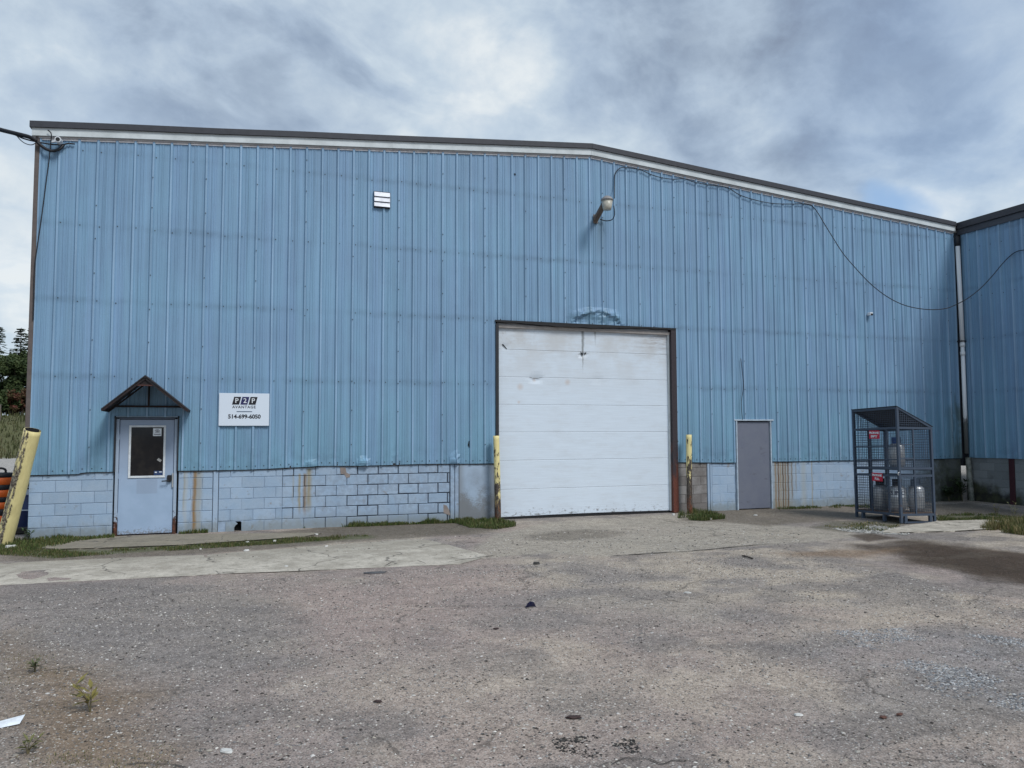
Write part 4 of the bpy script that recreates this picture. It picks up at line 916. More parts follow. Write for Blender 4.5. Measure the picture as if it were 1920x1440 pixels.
# service cables at the left corner
tag(MB().tube(spline([A_(-260, 170, -4.5), A_(-120, 207, -2.6), A_(-40, 231, -1.4), A_(0, 243, -.8), A_(30, 250.5, -.4), A_(55, 257, -.18), A_(69, 264, -.12)]), .036, 8).build('service_cable', CABLE, smooth=True), 'thick black overhead service cable ending at the left roof corner', 'cable')
tag(MB().tube(spline([A_(-260, 168, -4.45), A_(-40, 234, -1.35), A_(20, 250, -.5), A_(45, 260, -.25), A_(69, 266, -.1), A_(80, 268, -.08), A_(100, 271, -.07), A_(118, 271, -.06), A_(128, 269, -.05), A_(140, 270, -.04)]), .014, 6).build('service_cable', CABLE, smooth=True), 'thin black line under the overhead service cable, ending in a white clamp', 'cable')
tag(MB().tube(spline([A_(66, 263, -.12), A_(76, 272, -.1), A_(88, 280, -.1), A_(100, 283, -.1), A_(112, 279, -.08), A_(119, 272, -.04)]), .027, 8).build('cable_loop', CABLE, smooth=True), 'thick black drip loop of cable below the left roof corner', 'cable')
tag(MB().tube(spline([A_(29, 252, -.35), A_(40, 264, -.3), A_(50, 270, -.25), A_(60, 271.5, -.2), A_(69, 267, -.12)]), .008, 6).build('cable_loop', CABLE, smooth=True), 'thin slack loop of wire hanging from the service cable', 'cable')
tag(MB().tube(spline([A_(90, 244, -.12), A_(96, 251, -.13), A_(95, 270, -.1), A_(92, 300, -.07), A_(86, 345, -.06), A_(79, 400, -.05), A_(71, 455, -.05), A_(66, 490, -.05), A_(64, 520, -.05), A_(62, 600, -.05)]), .010, 6).build('drop_wire', CABLE, smooth=True), 'thin dark wire hanging down beside the left corner trim', 'wire')
# ------------------------------------------------------------------ bollards
def bollard(name, base, top, r, m, label, seg=22, open_top=False, kink=0):
    base = Vector(base); top = Vector(top); ax = (top-base); L_ = ax.length
    v = []; f = []; nz = 26
    for j in range(nz+1):
        z = -.15+(L_+.15)*j/nz
        for k in range(seg):
            t = 2*math.pi*k/seg; rr = r*(1+.02*math.sin(3*t+j*.7)+(-.05 if kink and abs(z-kink) < .06 and math.cos(t) < .2 else 0))
            v.append((rr*math.cos(t)+.008*math.sin(z*2.3), rr*math.sin(t), z))
    for j in range(nz):
        for k in range(seg): f.append((j*seg+k, j*seg+(k+1) % seg, (j+1)*seg+(k+1) % seg, (j+1)*seg+k))
    if not open_top: f.append(tuple(nz*seg+k for k in range(seg)))
    else:
        b = len(v)
        for z in (L_, L_-.5):
            for k in range(seg): t = 2*math.pi*k/seg; v.append((r*.93*math.cos(t), r*.93*math.sin(t), z))
        for k in range(seg):
            k2 = (k+1) % seg; f.append((nz*seg+k, nz*seg+k2, b+k2, b+k)); f.append((b+k, b+k2, b+seg+k2, b+seg+k))
        f.append(tuple(b+seg+k for k in range(seg-1, -1, -1)))
    me = bpy.data.meshes.new(name); me.from_pydata(v, [], f); me.materials.append(m); me.materials.append(GAP)
    if open_top:
        for pl in me.polygons: pl.material_index = 1 if pl.index >= nz*seg+seg else 0
        for pl in me.polygons:
            if pl.index >= nz*seg and (pl.index-nz*seg) % 2 == 1: pl.material_index = 1
    o = link(name, me, m, smooth=True); q = ax.to_track_quat('Z', 'Y'); o.rotation_mode = 'QUATERNION'
    yaw = Matrix.Rotation(0, 4, 'Z'); o.rotation_quaternion = q; o.location = base
    return tag(o, label, 'bollard', 'yellow bollards along the wall')
Y1 = mat('yellow_paint_scuffed', m_yellow(3, .0), spec=.3); Y2 = mat('yellow_paint_flaking', m_yellow(11, .15), spec=.3); Y3 = mat('yellow_paint_rusted', m_yellow(23, .23), spec=.3)
b0 = G(6, 1021); b1 = W(62, 806, b0[1]-.45)
bollard('bollard', b0, b1, .125, Y1, 'thick yellow pipe leaning towards the left corner, scuffed black', 26, True, .55)
b0 = W(934, 975, -.22); b0[2] = 0; b1 = W(930.5, 817, b0[1])
bollard('bollard', b0, b1, .062, Y2, 'yellow post with flaking paint at the left side of the loading door')
b0 = W(1293.5, 962, -.25); b0[2] = 0; b1 = W(1291.5, 815, b0[1])
bollard('bollard', b0, b1, .063, Y3, 'rusty chipped yellow post in the weeds right of the loading door')
# ------------------------------------------------------------------ gas cage
N0 = G(1690, 981); CR = math.radians(-4)
cg = tag(empty('gas_cage', tuple(N0), (math.radians(-1.6), math.radians(.9), CR)), 'tall blue grey wire mesh cage for propane bottles with a sloping roof', 'cage')
LW, LD, H1, H0 = .80, 1.27, 1.90, 2.30     # right face width (x), left face depth (y), eave, ridge
def cgp(mb, name, m=CAGEP): return mb.build(name, m, cg)
B_ = .045
for x, y, h_ in ((0, 0, H0), (LW, 0, H1), (0, LD, H0), (LW, LD, H1)):
    cgp(MB().bar((x, y, 0), (x, y, h_), B_, B_, (0, 1, 0)), 'corner_post')
rails = MB()
def ring(z, th=.045):
    o = []
    for a, b in (((0, 0), (LW, 0)), ((LW, 0), (LW, LD)), ((LW, LD), (0, LD)), ((0, LD), (0, 0))):
        A = Vector((*a, z)); Bv = Vector((*b, z)); d = (Bv-A).normalized()*.024; cgp(MB().bar(A+d, Bv-d, .04, th), 'rail')
for z in (.16, .93, 1.075, H1-.02): ring(z)
cgp(MB().bar((0, .024, H0-.02), (0, LD-.024, H0-.02), .045, .045), 'rail')
for y in (0, LD): cgp(MB().bar((.0, y, H0-.01), (LW, y, H1+.0), .04, .045), 'rail')
for y in (.3, .78): cgp(MB().bar((0, y, .18), (0, y, H1-.04), .028, .03, (1, 0, 0)), 'door_stile')
for y in (0, LD): cgp(MB().bar((LW*.45, y, .18), (LW*.45, y, H1-.04), .03, .03, (0, 1, 0)), 'door_stile')
for z in (1.52, 1.25): cgp(MB().bar((0, .02, z), (0, LD-.02, z), .022, .022), 'cross_bar')
for z in (1.55, 1.27): cgp(MB().bar((.02, 0, z), (LW*.45, 0, z), .022, .022), 'cross_bar')
cgp(MB().box((-.0, .0, 1.04), (LW, LD, 1.052)), 'shelf'); cgp(MB().box((.0, .0, .185), (LW, LD, .197)), 'shelf', mat('rusty_shelf', color=(.12, .08, .06), rough=.85))
for x, y in ((.1, .0), (LW-.1, 0), (.0, LD-.2), (.0, .45)): cgp(MB().bar((x, y, .0), (x, y, .15), .06, .05, (0, 1, 0)), 'foot')
cgp(MB().bar((.05, 0, .012), (LW+.02, 0, .012), .07, .03), 'skid')
def wires(origin, du, dv, nu, nv, r=.0024):
    mb = MB(); o = Vector(origin); du = Vector(du); dv = Vector(dv)
    for i in range(1, nu): mb.bar(o+du*i/nu, o+du*i/nu+dv, r*2, r*2, (0.3, .5, .2))
    for j in range(1, nv): mb.bar(o+dv*j/nv, o+dv*j/nv+du, r*2, r*2, (0.3, .5, .2))
    return mb
S_ = .050
for z0, z1 in ((.18, .92), (1.09, H1-.04)):
    cgp(wires((0, 0, z0), (0, LD, 0), (0, 0, z1-z0), int(LD/S_), int((z1-z0)/S_)), 'wire_panel')
    cgp(wires((0, 0, z0), (LW, 0, 0), (0, 0, z1-z0), int(LW/S_), int((z1-z0)/S_)), 'wire_panel')
    cgp(wires((LW, 0, z0), (0, LD, 0), (0, 0, z1-z0), int(LD/S_), int((z1-z0)/S_)), 'wire_panel')
    cgp(wires((0, LD, z0), (LW, 0, 0), (0, 0, z1-z0), int(LW/S_), int((z1-z0)/S_)), 'wire_panel')
cgp(wires((0, 0, H1), (0, LD, 0), (0, 0, H0-H1-.04), int(LD/S_), 9), 'wire_panel')
cgp(MB().add([(-.03, -.03, H0+.02), (-.03, LD+.03, H0+.02), (LW+.04, LD+.03, H1-.0+.02), (LW+.04, -.03, H1+.02), (-.03, -.03, H0+.012), (-.03, LD+.03, H0+.012), (LW+.04, LD+.03, H1+.012), (LW+.04, -.03, H1+.012)], [(0, 3, 2, 1), (4, 5, 6, 7), (0, 4, 7, 3), (1, 2, 6, 5), (0, 1, 5, 4), (3, 7, 6, 2)]), 'roof_sheet', DARK2)
tri = MB()
for y in (0.0, LD):
    for i in range(1, 18):
        x = LW*i/18; zt_ = H0+(H1-H0)*i/18
        tri.bar((x, y, H1), (x, y, zt_-.01), .007, .007, (0, 1, 0))
    for j in range(1, 9):
        z = H1+(H0-H1)*j/9; tri.bar((0, y, z), (LW*(1-j/9), y, z), .007, .007)
cgp(tri, 'wire_panel')
child(MB().tube([(-.03, -.03, 1.0), (-.05, -.03, .985), (-.06, -.03, .96), (-.04, -.03, .94)], .008, 6), 'padlock', STEELB, cg)
bpy.context.view_layer.update()
MW = cg.matrix_world
def plate(y, z, line1, line2, label):
    e = tag(empty('warning_sign', tuple(MW @ Vector((-.03, y, z))), (0, 0, CR-math.pi/2)), label, 'sign', 'red propane signs on the gas cage')
    child(MB().bbox((-.15, -.006, -.085), (.15, .004, .085), .003), 'sign_plate', RED, e)
    link('lettering', text_mesh(line1, .062, .003, 1.0), PRINTW, e, (0, -.0085, .034), FACE)
    link('lettering', text_mesh(line2, .062, .003, 1.0), PRINTW, e, (0, -.0085, -.038), FACE)
plate(.62, 1.76, 'PROPANE', 'EMPTY', 'red PROPANE EMPTY sign, upper one on the gas cage')
plate(.58, .89, 'PROPANE', 'FULL', 'red PROPANE FULL sign, lower one on the gas cage')
def cylinder(x, y, z, collar, label, txt=None, tl=None, ori=0, h_=.52):
    e = tag(empty('propane_cylinder', tuple(MW @ Vector((x, y, z))), (0, 0, ori)), label, 'gas cylinder', 'propane cylinders inside the cage')
    R_ = .152
    child(MB().lathe([(.12, .0), (.125, .05), (R_*.85, .055), (R_, .10), (R_, h_-.10), (R_*.96, h_-.05), (R_*.80, h_-.01), (R_*.45, h_+.012), (.04, h_+.016)], 24), 'body', CYLA, e, smooth=True)
    v = []; f = []; sg_ = 20
    for ra in (.095, .088):
        for zz_ in (h_-.01, h_+.13):
            for k in range(sg_): t = 2*math.pi*k/sg_*.82+.6; v.append((ra*math.cos(t), ra*math.sin(t), zz_))
    for a, b in ((0, 1), (2, 3), (1, 3)):
        for k in range(sg_-1): f.append((a*sg_+k, a*sg_+k+1, b*sg_+k+1, b*sg_+k))
    child(MB().add(v, f), 'collar', collar, e)
    child(MB().lathe([(.03, h_), (.03, h_+.04), (.018, h_+.05), (.018, h_+.09), (.034, h_+.095), (.034, h_+.115), (0, h_+.118)], 12), 'valve', mat('brass_valve', color=(.25, .19, .08), rough=.4, metal=.6), e)
    if txt:
        if tl:
            v = []; f = []
            for zz_ in (tl[1], tl[2]):
                for k in range(9): t = -math.pi/2+(k/8-.5)*tl[0]; v.append(((R_+.002)*math.cos(t), (R_+.002)*math.sin(t), zz_))
            for k in range(8): f.append((k, k+1, 9+k+1, 9+k))
            child(MB().add(v, f), 'label_band', PRINTW, e)
        me = text_mesh(txt[0], txt[1], .003, 1.0); 
        for vv in me.vertices:
            a = vv.co.x/R_; rr = R_+.004; x_, y_, z_ = rr*math.sin(a), -rr*math.cos(a), vv.co.y; vv.co = (x_, y_, z_)
        link('lettering', me, txt[2], e, (0, 0, txt[3]))
    return e
# the camera sees the cage from its near corner
def aim(x, y):
    p = MW @ Vector((x, y, 0)); return math.atan2(CAM[1]-p.y, CAM[0]-p.x)+math.pi/2
cylinder(.33, .42, 1.055, BLUEC, 'dull steel gas cylinder with a blue collar, alone on the upper shelf', ori=aim(.33, .42))
cylinder(.24, .82, .2, BLACK, 'gas cylinder on the lower shelf farthest left, partly hidden by its neighbour', ori=aim(.24, .8))
cylinder(.24, .34, .2, BLACK, 'gas cylinder with a white lettered label, middle of the lower shelf', ('S INC', .115, NAVY, .38), (1.7, .29, .46), ori=aim(.24, .34))
cylinder(.58, .22, .2, GRYP, 'gas cylinder with white lettering at the right end of the lower shelf', ('COBRA', .085, PRINTW, .33), None, ori=aim(.58, .22))
# ------------------------------------------------------------------ drums by the left corner
DR = [(.30, 0), (.30, .06)]
def traffic_drum(loc):
    e = tag(empty('traffic_drum', loc), 'orange and black banded traffic drum behind the leaning yellow pipe', 'traffic drum')
    OR = mat('orange_plastic', color=(.62, .11, .012), rough=.5); z = .06; cols = [(OR, .15), (BLACK, .13), (OR, .13), (BLACK, .10), (OR, .14), (BLACK, .10), (OR, .14)]
    child(MB().lathe([(.36, 0), (.36, .05), (.31, .06)], 28), 'rubber_base', BLACK, e, smooth=False)
    for m_, h_ in cols:
        r0 = .30-.05*(z/1.0); r1 = .30-.05*((z+h_)/1.0); child(MB().lathe([(r0-.008, z), (r0, z+.008), (r1, z+h_-.008), (r1-.008, z+h_)], 28), 'band', m_, e, smooth=True); z += h_
    child(MB().lathe([(.24, z), (.235, z+.06), (.20, z+.09), (0, z+.09)], 24), 'lid', BLACK, e, smooth=True)
    child(MB().tube(spline([(-.09, 0, z+.08), (-.08, 0, z+.15), (0, 0, z+.18), (.08, 0, z+.15), (.09, 0, z+.08)]), .022, 8), 'handle', BLACK, e)
traffic_drum((-1.36, 2.55, 0))
bd = tag(empty('steel_drum', (-.66, 1.95, 0)), 'white and navy steel drum tucked behind the left wall corner', 'drum')
child(MB().lathe([(.28, .02), (.29, .03), (.29, .33), (.298, .345), (.29, .36), (.29, .645)], 28), 'lower_body', mat('navy_drum_paint', color=(.014, .028, .10), rough=.45), bd, smooth=True)
child(MB().lathe([(.292, .35), (.2995, .358), (.292, .368)], 28), 'rib_band', PRINTW, bd, smooth=True)
child(MB().lathe([(.29, .647), (.298, .66), (.29, .675), (.29, .98), (.285, .99), (.27, .985), (0, .975)], 28), 'upper_body', mat('white_drum_paint', color=(.44, .48, .54), rough=.5), bd, smooth=True)
me = text_mesh('2', .20, .004)
for vv in me.vertices:
    a = vv.co.x/.29; vv.co = (.293*math.sin(a), -.293*math.cos(a), vv.co.y)
link('lettering', me, PRINTK, bd, (0, 0, .82), (0, 0, -.10))
tag(MB().bbox((-1.6, .9, .0), (-.45, 1.15, .10), .01).build('timber_beam', mat('dark_timber', color=(.035, .03, .028), rough=.9)), 'dark old timber lying behind the leaning pipe', 'timber')
# ------------------------------------------------------------------ grass, weeds, gravel
def blades(name, pts, hmin, hmax, cols, wd=.006, label=None, lean=.5):
    n_ = len(pts); h_ = RNG.uniform(hmin, hmax, n_); a = RNG.uniform(0, 2*math.pi, n_); l_ = RNG.uniform(.1, lean, n_)*h_; b = a+RNG.uniform(-1, 1, n_)
    z = gheight(pts[:, 0], pts[:, 1])+.004
    h_ = h_*np.clip(.35+1.3*(fbm(pts[:, 0]*4, pts[:, 1]*4, 77)-.25)*2, .3, 1.4); dx, dy = np.cos(a)*wd, np.sin(a)*wd
    v0 = np.stack([pts[:, 0]-dx, pts[:, 1]-dy, z], 1); v1 = np.stack([pts[:, 0]+dx, pts[:, 1]+dy, z], 1)
    mx_ = pts[:, 0]-np.sin(b)*l_*.35; my = pts[:, 1]+np.cos(b)*l_*.35
    v2 = np.stack([mx_+dx*.7, my+dy*.7, z+h_*.6], 1); v3 = np.stack([mx_-dx*.7, my-dy*.7, z+h_*.6], 1)
    v4 = np.stack([pts[:, 0]-np.sin(b)*l_, pts[:, 1]+np.cos(b)*l_, z+h_], 1)
    V = np.stack([v0, v1, v2, v3, v4], 1).reshape(-1, 3); i = np.arange(n_)*5
    F = [tuple(q) for q in np.stack([i, i+1, i+2, i+3], 1)]+[tuple(q) for q in np.stack([i+3, i+2, i+4], 1)]
    me = bpy.data.meshes.new(name); me.from_pydata(V.tolist(), [], [tuple(int(x) for x in q) for q in F])
    C = np.array(cols)[RNG.integers(0, len(cols), n_)]*RNG.uniform(.7, 1.3, (n_, 1))
    C = np.repeat(np.concatenate([C, np.ones((n_, 1))], 1), 5, 0); at = me.color_attributes.new('tint', 'FLOAT_COLOR', 'POINT'); at.data.foreach_set('color', C.ravel().astype(np.float32))
    o = link(name, me, mat('grass_blades', lambda n: {'Base Color': n.attr('tint'), 'Roughness': .7}, spec=.2)); o['kind'] = 'stuff'
    if label: o['label'] = label
    return o
def scatter(pix, n_, fade=.0, seed=1, world=None, thr=None):
    poly = world or gp(pix); A = np.array(poly); lo, hi = A.min(0), A.max(0); out_ = []
    while sum(map(len, out_)) < n_:
        p = RNG.uniform(lo, hi, (n_*3, 2)); ok = inpoly(p[:, 0], p[:, 1], poly)
        if thr is not None: ok &= fbm(p[:, 0]*2.2, p[:, 1]*2.2, seed) > thr+RNG.uniform(-.08, .08, len(p))
        p = p[ok]; out_.append(p)
    return np.concatenate(out_)[:n_]
GREENS = [(.055, .085, .022), (.075, .105, .030), (.045, .070, .022), (.10, .11, .04), (.13, .12, .05)]
DRY = [(.22, .18, .085), (.28, .23, .12), (.14, .12, .05), (.10, .11, .035)]
strip = [(-40, 1040), (0, 1041), (100, 1047), (170, 1041), (240, 1036), (330, 1031), (440, 1024), (560, 1016), (690, 1008), (690, 1004), (560, 1008), (440, 1016), (330, 1024), (200, 1030), (110, 1034), (60, 1030), (0, 1018), (-40, 1016)]
blades('grass', scatter(strip, 9000, thr=.43, seed=2), .012, .045, GREENS+[(.12, .10, .05)], .005, 'short green grass strip between walk and concrete')
blades('grass', scatter([(0, 1012), (60, 1012), (130, 1006), (150, 1014), (90, 1030), (40, 1035), (0, 1035)], 3500, thr=.38, seed=4), .02, .08, GREENS, .006, 'grass at the left wall corner')
blades('grass', scatter([(95, 1006), (215, 1003), (215, 1009), (110, 1016)], 1800, thr=.4, seed=5), .02, .07, GREENS, .006, 'weeds at the foot of the wall left of the entry door')
wl = [(4.3, -.0), (7.45, -.0), (8.15, -.05), (8.15, -.22), (7.4, -.22), (6.6, -.13), (5.5, -.14), (4.3, -.08)]
blades('grass', scatter(None, 4500, world=wl, thr=.44, seed=6), .02, .10, GREENS, .007, 'grass fringe along the block base')
blades('grass', scatter(None, 350, world=[(2.1, -.02), (2.6, -.02), (2.6, -.08), (2.1, -.08)]), .02, .07, GREENS, .006)
blades('grass', scatter([(850, 979), (905, 973), (965, 980), (968, 986), (930, 992), (880, 989)], 4200, thr=.40, seed=7), .015, .10, GREENS, .005, 'weedy grass around the post left of the loading door')
blades('grass', scatter([(1266, 967), (1300, 959), (1345, 966), (1360, 972), (1320, 976), (1278, 974)], 4600, thr=.40, seed=8), .015, .11, GREENS, .005, 'weedy grass around the rusty yellow post')
blades('grass', scatter([(1450, 951), (1600, 946), (1690, 946), (1690, 951), (1600, 952), (1460, 955)], 1600, thr=.5, seed=9), .015, .06, GREENS, .007, 'thin moss and grass along the wall by the cage')
blades('grass', scatter([(1745, 968), (1830, 963), (1925, 968), (1985, 976), (1925, 978), (1760, 977)], 4600, thr=.45, seed=10), .012, .055, GREENS, .005, 'grass strip behind the broken slab')
blades('grass', scatter([(1835, 992), (1870, 983), (1925, 979), (1990, 985), (1990, 1004), (1925, 1004), (1880, 998)], 6500, thr=.42, seed=12), .02, .20, GREENS+DRY+DRY, .0045, 'taller green and straw grass clump at the right edge')
blades('grass', scatter([(1540, 985), (1600, 975), (1690, 982), (1660, 996), (1590, 992)], 900, thr=.5, seed=13), .01, .04, GREENS+DRY, .006, 'sparse grass in front of the gas cage')
blades('grass', scatter([(0, 1190), (90, 1210), (170, 1300), (90, 1350), (0, 1340)], 420, thr=.56, seed=14), .004, .016, DRY+DRY+GREENS, .002, 'thin dry grass at the left edge of the yard')
blades('grass', scatter([(0, 1350), (120, 1370), (330, 1390), (330, 1440), (0, 1440)], 480, thr=.58, seed=15), .004, .016, DRY+DRY+GREENS, .002, 'thin dry grass in the near left corner')
fx = scatter(None, 9000, world=[(-24, 50), (8, 50), (8, 78), (-34, 78)]); blades('field_grass', fx, .15, .5, [(.05, .06, .022), (.07, .075, .03), (.09, .08, .038), (.045, .05, .02)], .045, 'rough grass on the bank behind the warehouse')
def gravel(name, pts, smin, smax, cols, label, flat=.6):
    n_ = len(pts); s_ = np.exp(RNG.uniform(math.log(smin), math.log(smax), n_)); base = np.array([(1, 0, 0), (0, 1, 0), (-1, 0, 0), (0, -1, 0), (0, 0, .9), (0, 0, -.6)])
    R_ = RNG.uniform(.65, 1.3, (n_, 6, 1)); V = base[None]*R_+RNG.uniform(-.18, .18, (n_, 6, 3)); a = RNG.uniform(0, 6.28, n_); ca, sa = np.cos(a)[:, None], np.sin(a)[:, None]
    X = (V[..., 0]*ca-V[..., 1]*sa); Y = (V[..., 0]*sa+V[..., 1]*ca); V = np.stack([X, Y, V[..., 2]*flat], -1)*s_[:, None, None]
    V[..., 0] += pts[:, 0:1]; V[..., 1] += pts[:, 1:2]; V[..., 2] += (gheight(pts[:, 0], pts[:, 1])+s_*.12)[:, None]
    tri_ = np.array([(0, 1, 4), (1, 2, 4), (2, 3, 4), (3, 0, 4), (1, 0, 5), (2, 1, 5), (3, 2, 5), (0, 3, 5)])
    F = (tri_[None]+(np.arange(n_)*6)[:, None, None]).reshape(-1, 3)
    me = bpy.data.meshes.new(name); me.from_pydata(V.reshape(-1, 3).tolist(), [], F.tolist())
    C = np.array(cols)[RNG.integers(0, len(cols), n_)]*RNG.uniform(.75, 1.25, (n_, 1)); C = np.repeat(np.concatenate([C, np.ones((n_, 1))], 1), 6, 0)
    at = me.color_attributes.new('tint', 'FLOAT_COLOR', 'POINT'); at.data.foreach_set('color', C.ravel().astype(np.float32))
    o = link(name, me, mat('loose_stone', lambda n: {'Base Color': n.attr('tint'), 'Roughness': .9}, spec=.15)); o['kind'] = 'stuff'; o['label'] = label; return o
STN = [(.56, .53, .49), (.05, .045, .042), (.30, .28, .25), (.22, .21, .20), (.16, .155, .155), (.42, .40, .375), (.10, .095, .09), (.27, .22, .19), (.34, .31, .265)]
near = [(-1.0, -7.2), (1.0, -12.6), (8.2, -12.9), (11.2, -9.4), (11.0, -5.4), (1.0, -5.0)]
gravel('gravel', scatter(None, 42000, world=near), .003, .0105, STN, 'fine loose grit over the near yard')
gravel('gravel', scatter(None, 9000, world=near, thr=.56, seed=52), .004, .014, STN+[(.09, .08, .07)], 'drifts of loose grit over the near yard')
gravel('gravel', scatter(None, 2200, world=near), .008, .018, STN+[(.5, .48, .46), (.07, .065, .06)], 'scattered pebbles over the near yard', .5)
gravel('gravel', scatter([(1560, 1180), (1700, 1175), (1990, 1200), (1990, 1345), (1760, 1300), (1640, 1240)], 4200, thr=.5, seed=30), .004, .013, [(.22, .225, .235), (.30, .305, .31), (.13, .135, .145), (.46, .46, .46)], 'bluish grey gravel patch at the right of the yard')
gravel('gravel', scatter([(1560, 990), (1640, 984), (1720, 992), (1700, 1003), (1640, 1000), (1590, 996)], 1500), .01, .035, [(.42, .41, .38), (.30, .29, .27), (.20, .2, .19)], 'broken concrete crumbs before the gas cage')
gravel('gravel', scatter([(1030, 1384), (1110, 1378), (1190, 1388), (1200, 1412), (1100, 1420), (1050, 1408)], 420, thr=.42, seed=31), .003, .012, [(.03, .03, .03), (.05, .048, .045)], 'black asphalt crumbs near the bottom of the yard')
gravel('gravel', scatter([(300, 1045), (480, 1034), (700, 1012), (960, 1000), (1260, 985), (1500, 990), (1500, 1030), (1000, 1050), (300, 1050)], 1500), .006, .02, STN, 'loose grit along the concrete')
def weed(name, loc, h_, cols, label, nl=16, spread=.5, lw=.018, cat='weed'):
    e = tag(empty(name, loc), label, cat); st = MB(); lf = MB(); r = random.Random(hash(label) % 1000 if False else len(label)*7+nl)
    for s in range(3):
        a = r.uniform(0, 6.28); d = r.uniform(.1, spread)*h_; top = (math.cos(a)*d, math.sin(a)*d, h_*r.uniform(.6, 1)); P_ = spline([(0, 0, -.01), (top[0]*.35, top[1]*.35, top[2]*.55), top], 4); st.tube(P_, [.004]*4+[.003]*3+[.002]*2, 5)
        for k in range(nl//3):
            p = P_[r.randint(3, len(P_)-1)]; b = r.uniform(0, 6.28); l_ = lw*r.uniform(2, 4); dz = r.uniform(-.1, .8)*l_; q = (p[0]+math.cos(b)*l_, p[1]+math.sin(b)*l_, p[2]+dz); sx_, sy_ = -math.sin(b)*lw*.5, math.cos(b)*lw*.5; m_ = [(p[i]+q[i])/2 for i in range(3)]
            lf.add([p, (m_[0]+sx_, m_[1]+sy_, m_[2]+.004), q, (m_[0]-sx_, m_[1]-sy_, m_[2]+.004)], [(0, 1, 2), (0, 2, 3)])
    st.build('stem', mat('weed_stem', color=(.12, .10, .05)), e); lf.build('leaves', mat('leaf_'+str(round(cols[0], 3))+str(round(cols[1], 3)), color=cols, rough=.6), e)
    return e
def GL(u, v): p = G(u, v); return (p[0], p[1], float(gheight(np.array(p[0]), np.array(p[1]))))
weed('weed', GL(170, 1332), .20, (.20, .17, .045), 'yellowing sapling weed growing alone in the near left yard', 24, .5, .030)
weed('weed', GL(66, 1256), .09, (.10, .115, .045), 'low grey green weed tuft left of the yellowing sapling', 30, 1.0)
weed('weed', GL(52, 1410), .07, (.13, .13, .045), 'low weed in the near left corner of the yard', 24, 1.0)
weed('weed', GL(757, 981), .16, (.05, .085, .025), 'leafy weed against the block base', 36, .6)
weed('weed', GL(53, 1015), .22, (.06, .095, .04), 'bushy weed at the foot of the left wall corner', 60, .7, .026)
weed('weed', GL(1868, 972), .30, (.20, .19, .08), 'straw coloured weed stalks at the right edge, left one', 30, .5)
weed('weed', GL(1902, 975), .36, (.18, .18, .07), 'straw coloured weed stalks at the right edge, right one', 30, .5)
weed('weed', (20.75, -.25, 0), .55, (.035, .06, .02), 'dark leafy weed in the damp corner by the rain pipe', 150, .5, .05)
weed('weed', (20.35, -.2, 0), .40, (.03, .05, .02), 'dark leafy weed left of the damp corner', 110, .6, .045)
# ------------------------------------------------------------------ small litter
def slabbit(name, u, v, dx, dy, h_, m, label, cat, rot=0.0, group=None, tilt=0):
    p = GL(u, v); r = random.Random(u*13+v); k = 7; v_ = []; 
    for z in (0, h_):
        for i in range(k): a = 2*math.pi*i/k; s = r.uniform(.75, 1.1)*(1 if z == 0 else .82); v_.append((math.cos(a)*dx*s, math.sin(a)*dy*s, z*r.uniform(.75, 1.1)))
    f = [tuple(range(k-1, -1, -1)), tuple(range(k, 2*k))]+[(i, (i+1) % k, k+(i+1) % k, k+i) for i in range(k)]
    o = MB().add(v_, f).build(name, m, None, (p[0], p[1], p[2]+.004), (tilt, tilt*.5, rot)); return tag(o, label, cat, group)
CH = mat('white_rubble', color=(.62, .61, .58), rough=.85)
gR = 'pale rubble chips on the ground'
for u, v, dx, dy, h_, lb in ((20, 1027, .10, .07, .05, 'largest pale rubble lump in the grass beside the leaning pipe'), (462, 1031, .06, .04, .02, 'flat white chip on the left concrete strip edge'), (515, 1014, .04, .03, .03, 'pale rubble chip at the grass edge, left of a pair'), (464, 1017, .035, .03, .03, 'small pale rubble chip in the grass before the block hole'), (593, 1002, .05, .03, .02, 'white chip on the earth below the stained blocks'), (376, 1029, .02, .02, .02, 'tiny white chip in the grass strip nearest the walk'), (612, 1024, .05, .03, .02, 'pale rubble bit at the right end of the grass strip'), (537, 1061, .06, .03, .012, 'thin white flake on the right concrete strip'), (1263, 965, .05, .04, .04, 'pale stone at the left edge of the rusty post weeds'), (1332, 974, .04, .03, .04, 'pale stone in front of the rusty post weeds'), (1417, 966, .05, .03, .025, 'white chip on the ground before the grey steel door'), (1290, 1110, .05, .03, .012, 'white flake on the right half of the yard'), (425, 1404, .05, .03, .01, 'white flake near the bottom of the yard'), (1497, 1339, .035, .025, .008, 'pale flake near the lower right of the yard')):
    slabbit('rubble_chip', u, v, dx, dy, h_, CH, lb, 'rubble', random.uniform(0, 3), gR)
p = GL(14, 1357)
tag(MB().add([(-.14, -.035, 0), (.06, -.04, .004), (.10, .04, .03), (-.12, .045, .012), (-.14, -.035, -.002), (.06, -.04, .002), (.10, .04, .028), (-.12, .045, .010)], [(0, 1, 2, 3), (7, 6, 5, 4), (0, 4, 5, 1), (1, 5, 6, 2), (2, 6, 7, 3), (3, 7, 4, 0)]).build('paper_sheet', mat('white_paper', color=(.74, .78, .82), rough=.6), None, (p[0], p[1], p[2]+.006), (0, 0, .35)), 'flat white sheet of paper at the left edge of the yard', 'paper')
LF = [(1075, 1345, .055, .022, 'dark brown oval leaf on the near yard above the crumbs'), (708, 1315, .036, .014, 'narrow brown leaf on the near yard, left of the oval one'), (1656, 1345, .026, .018, 'reddish brown leaf at the lower right, left of two'), (1687, 1340, .030, .012, 'reddish brown leaf at the lower right, right of two'), (930, 1178, .03, .016, 'small dark leaf in the middle of the yard')]
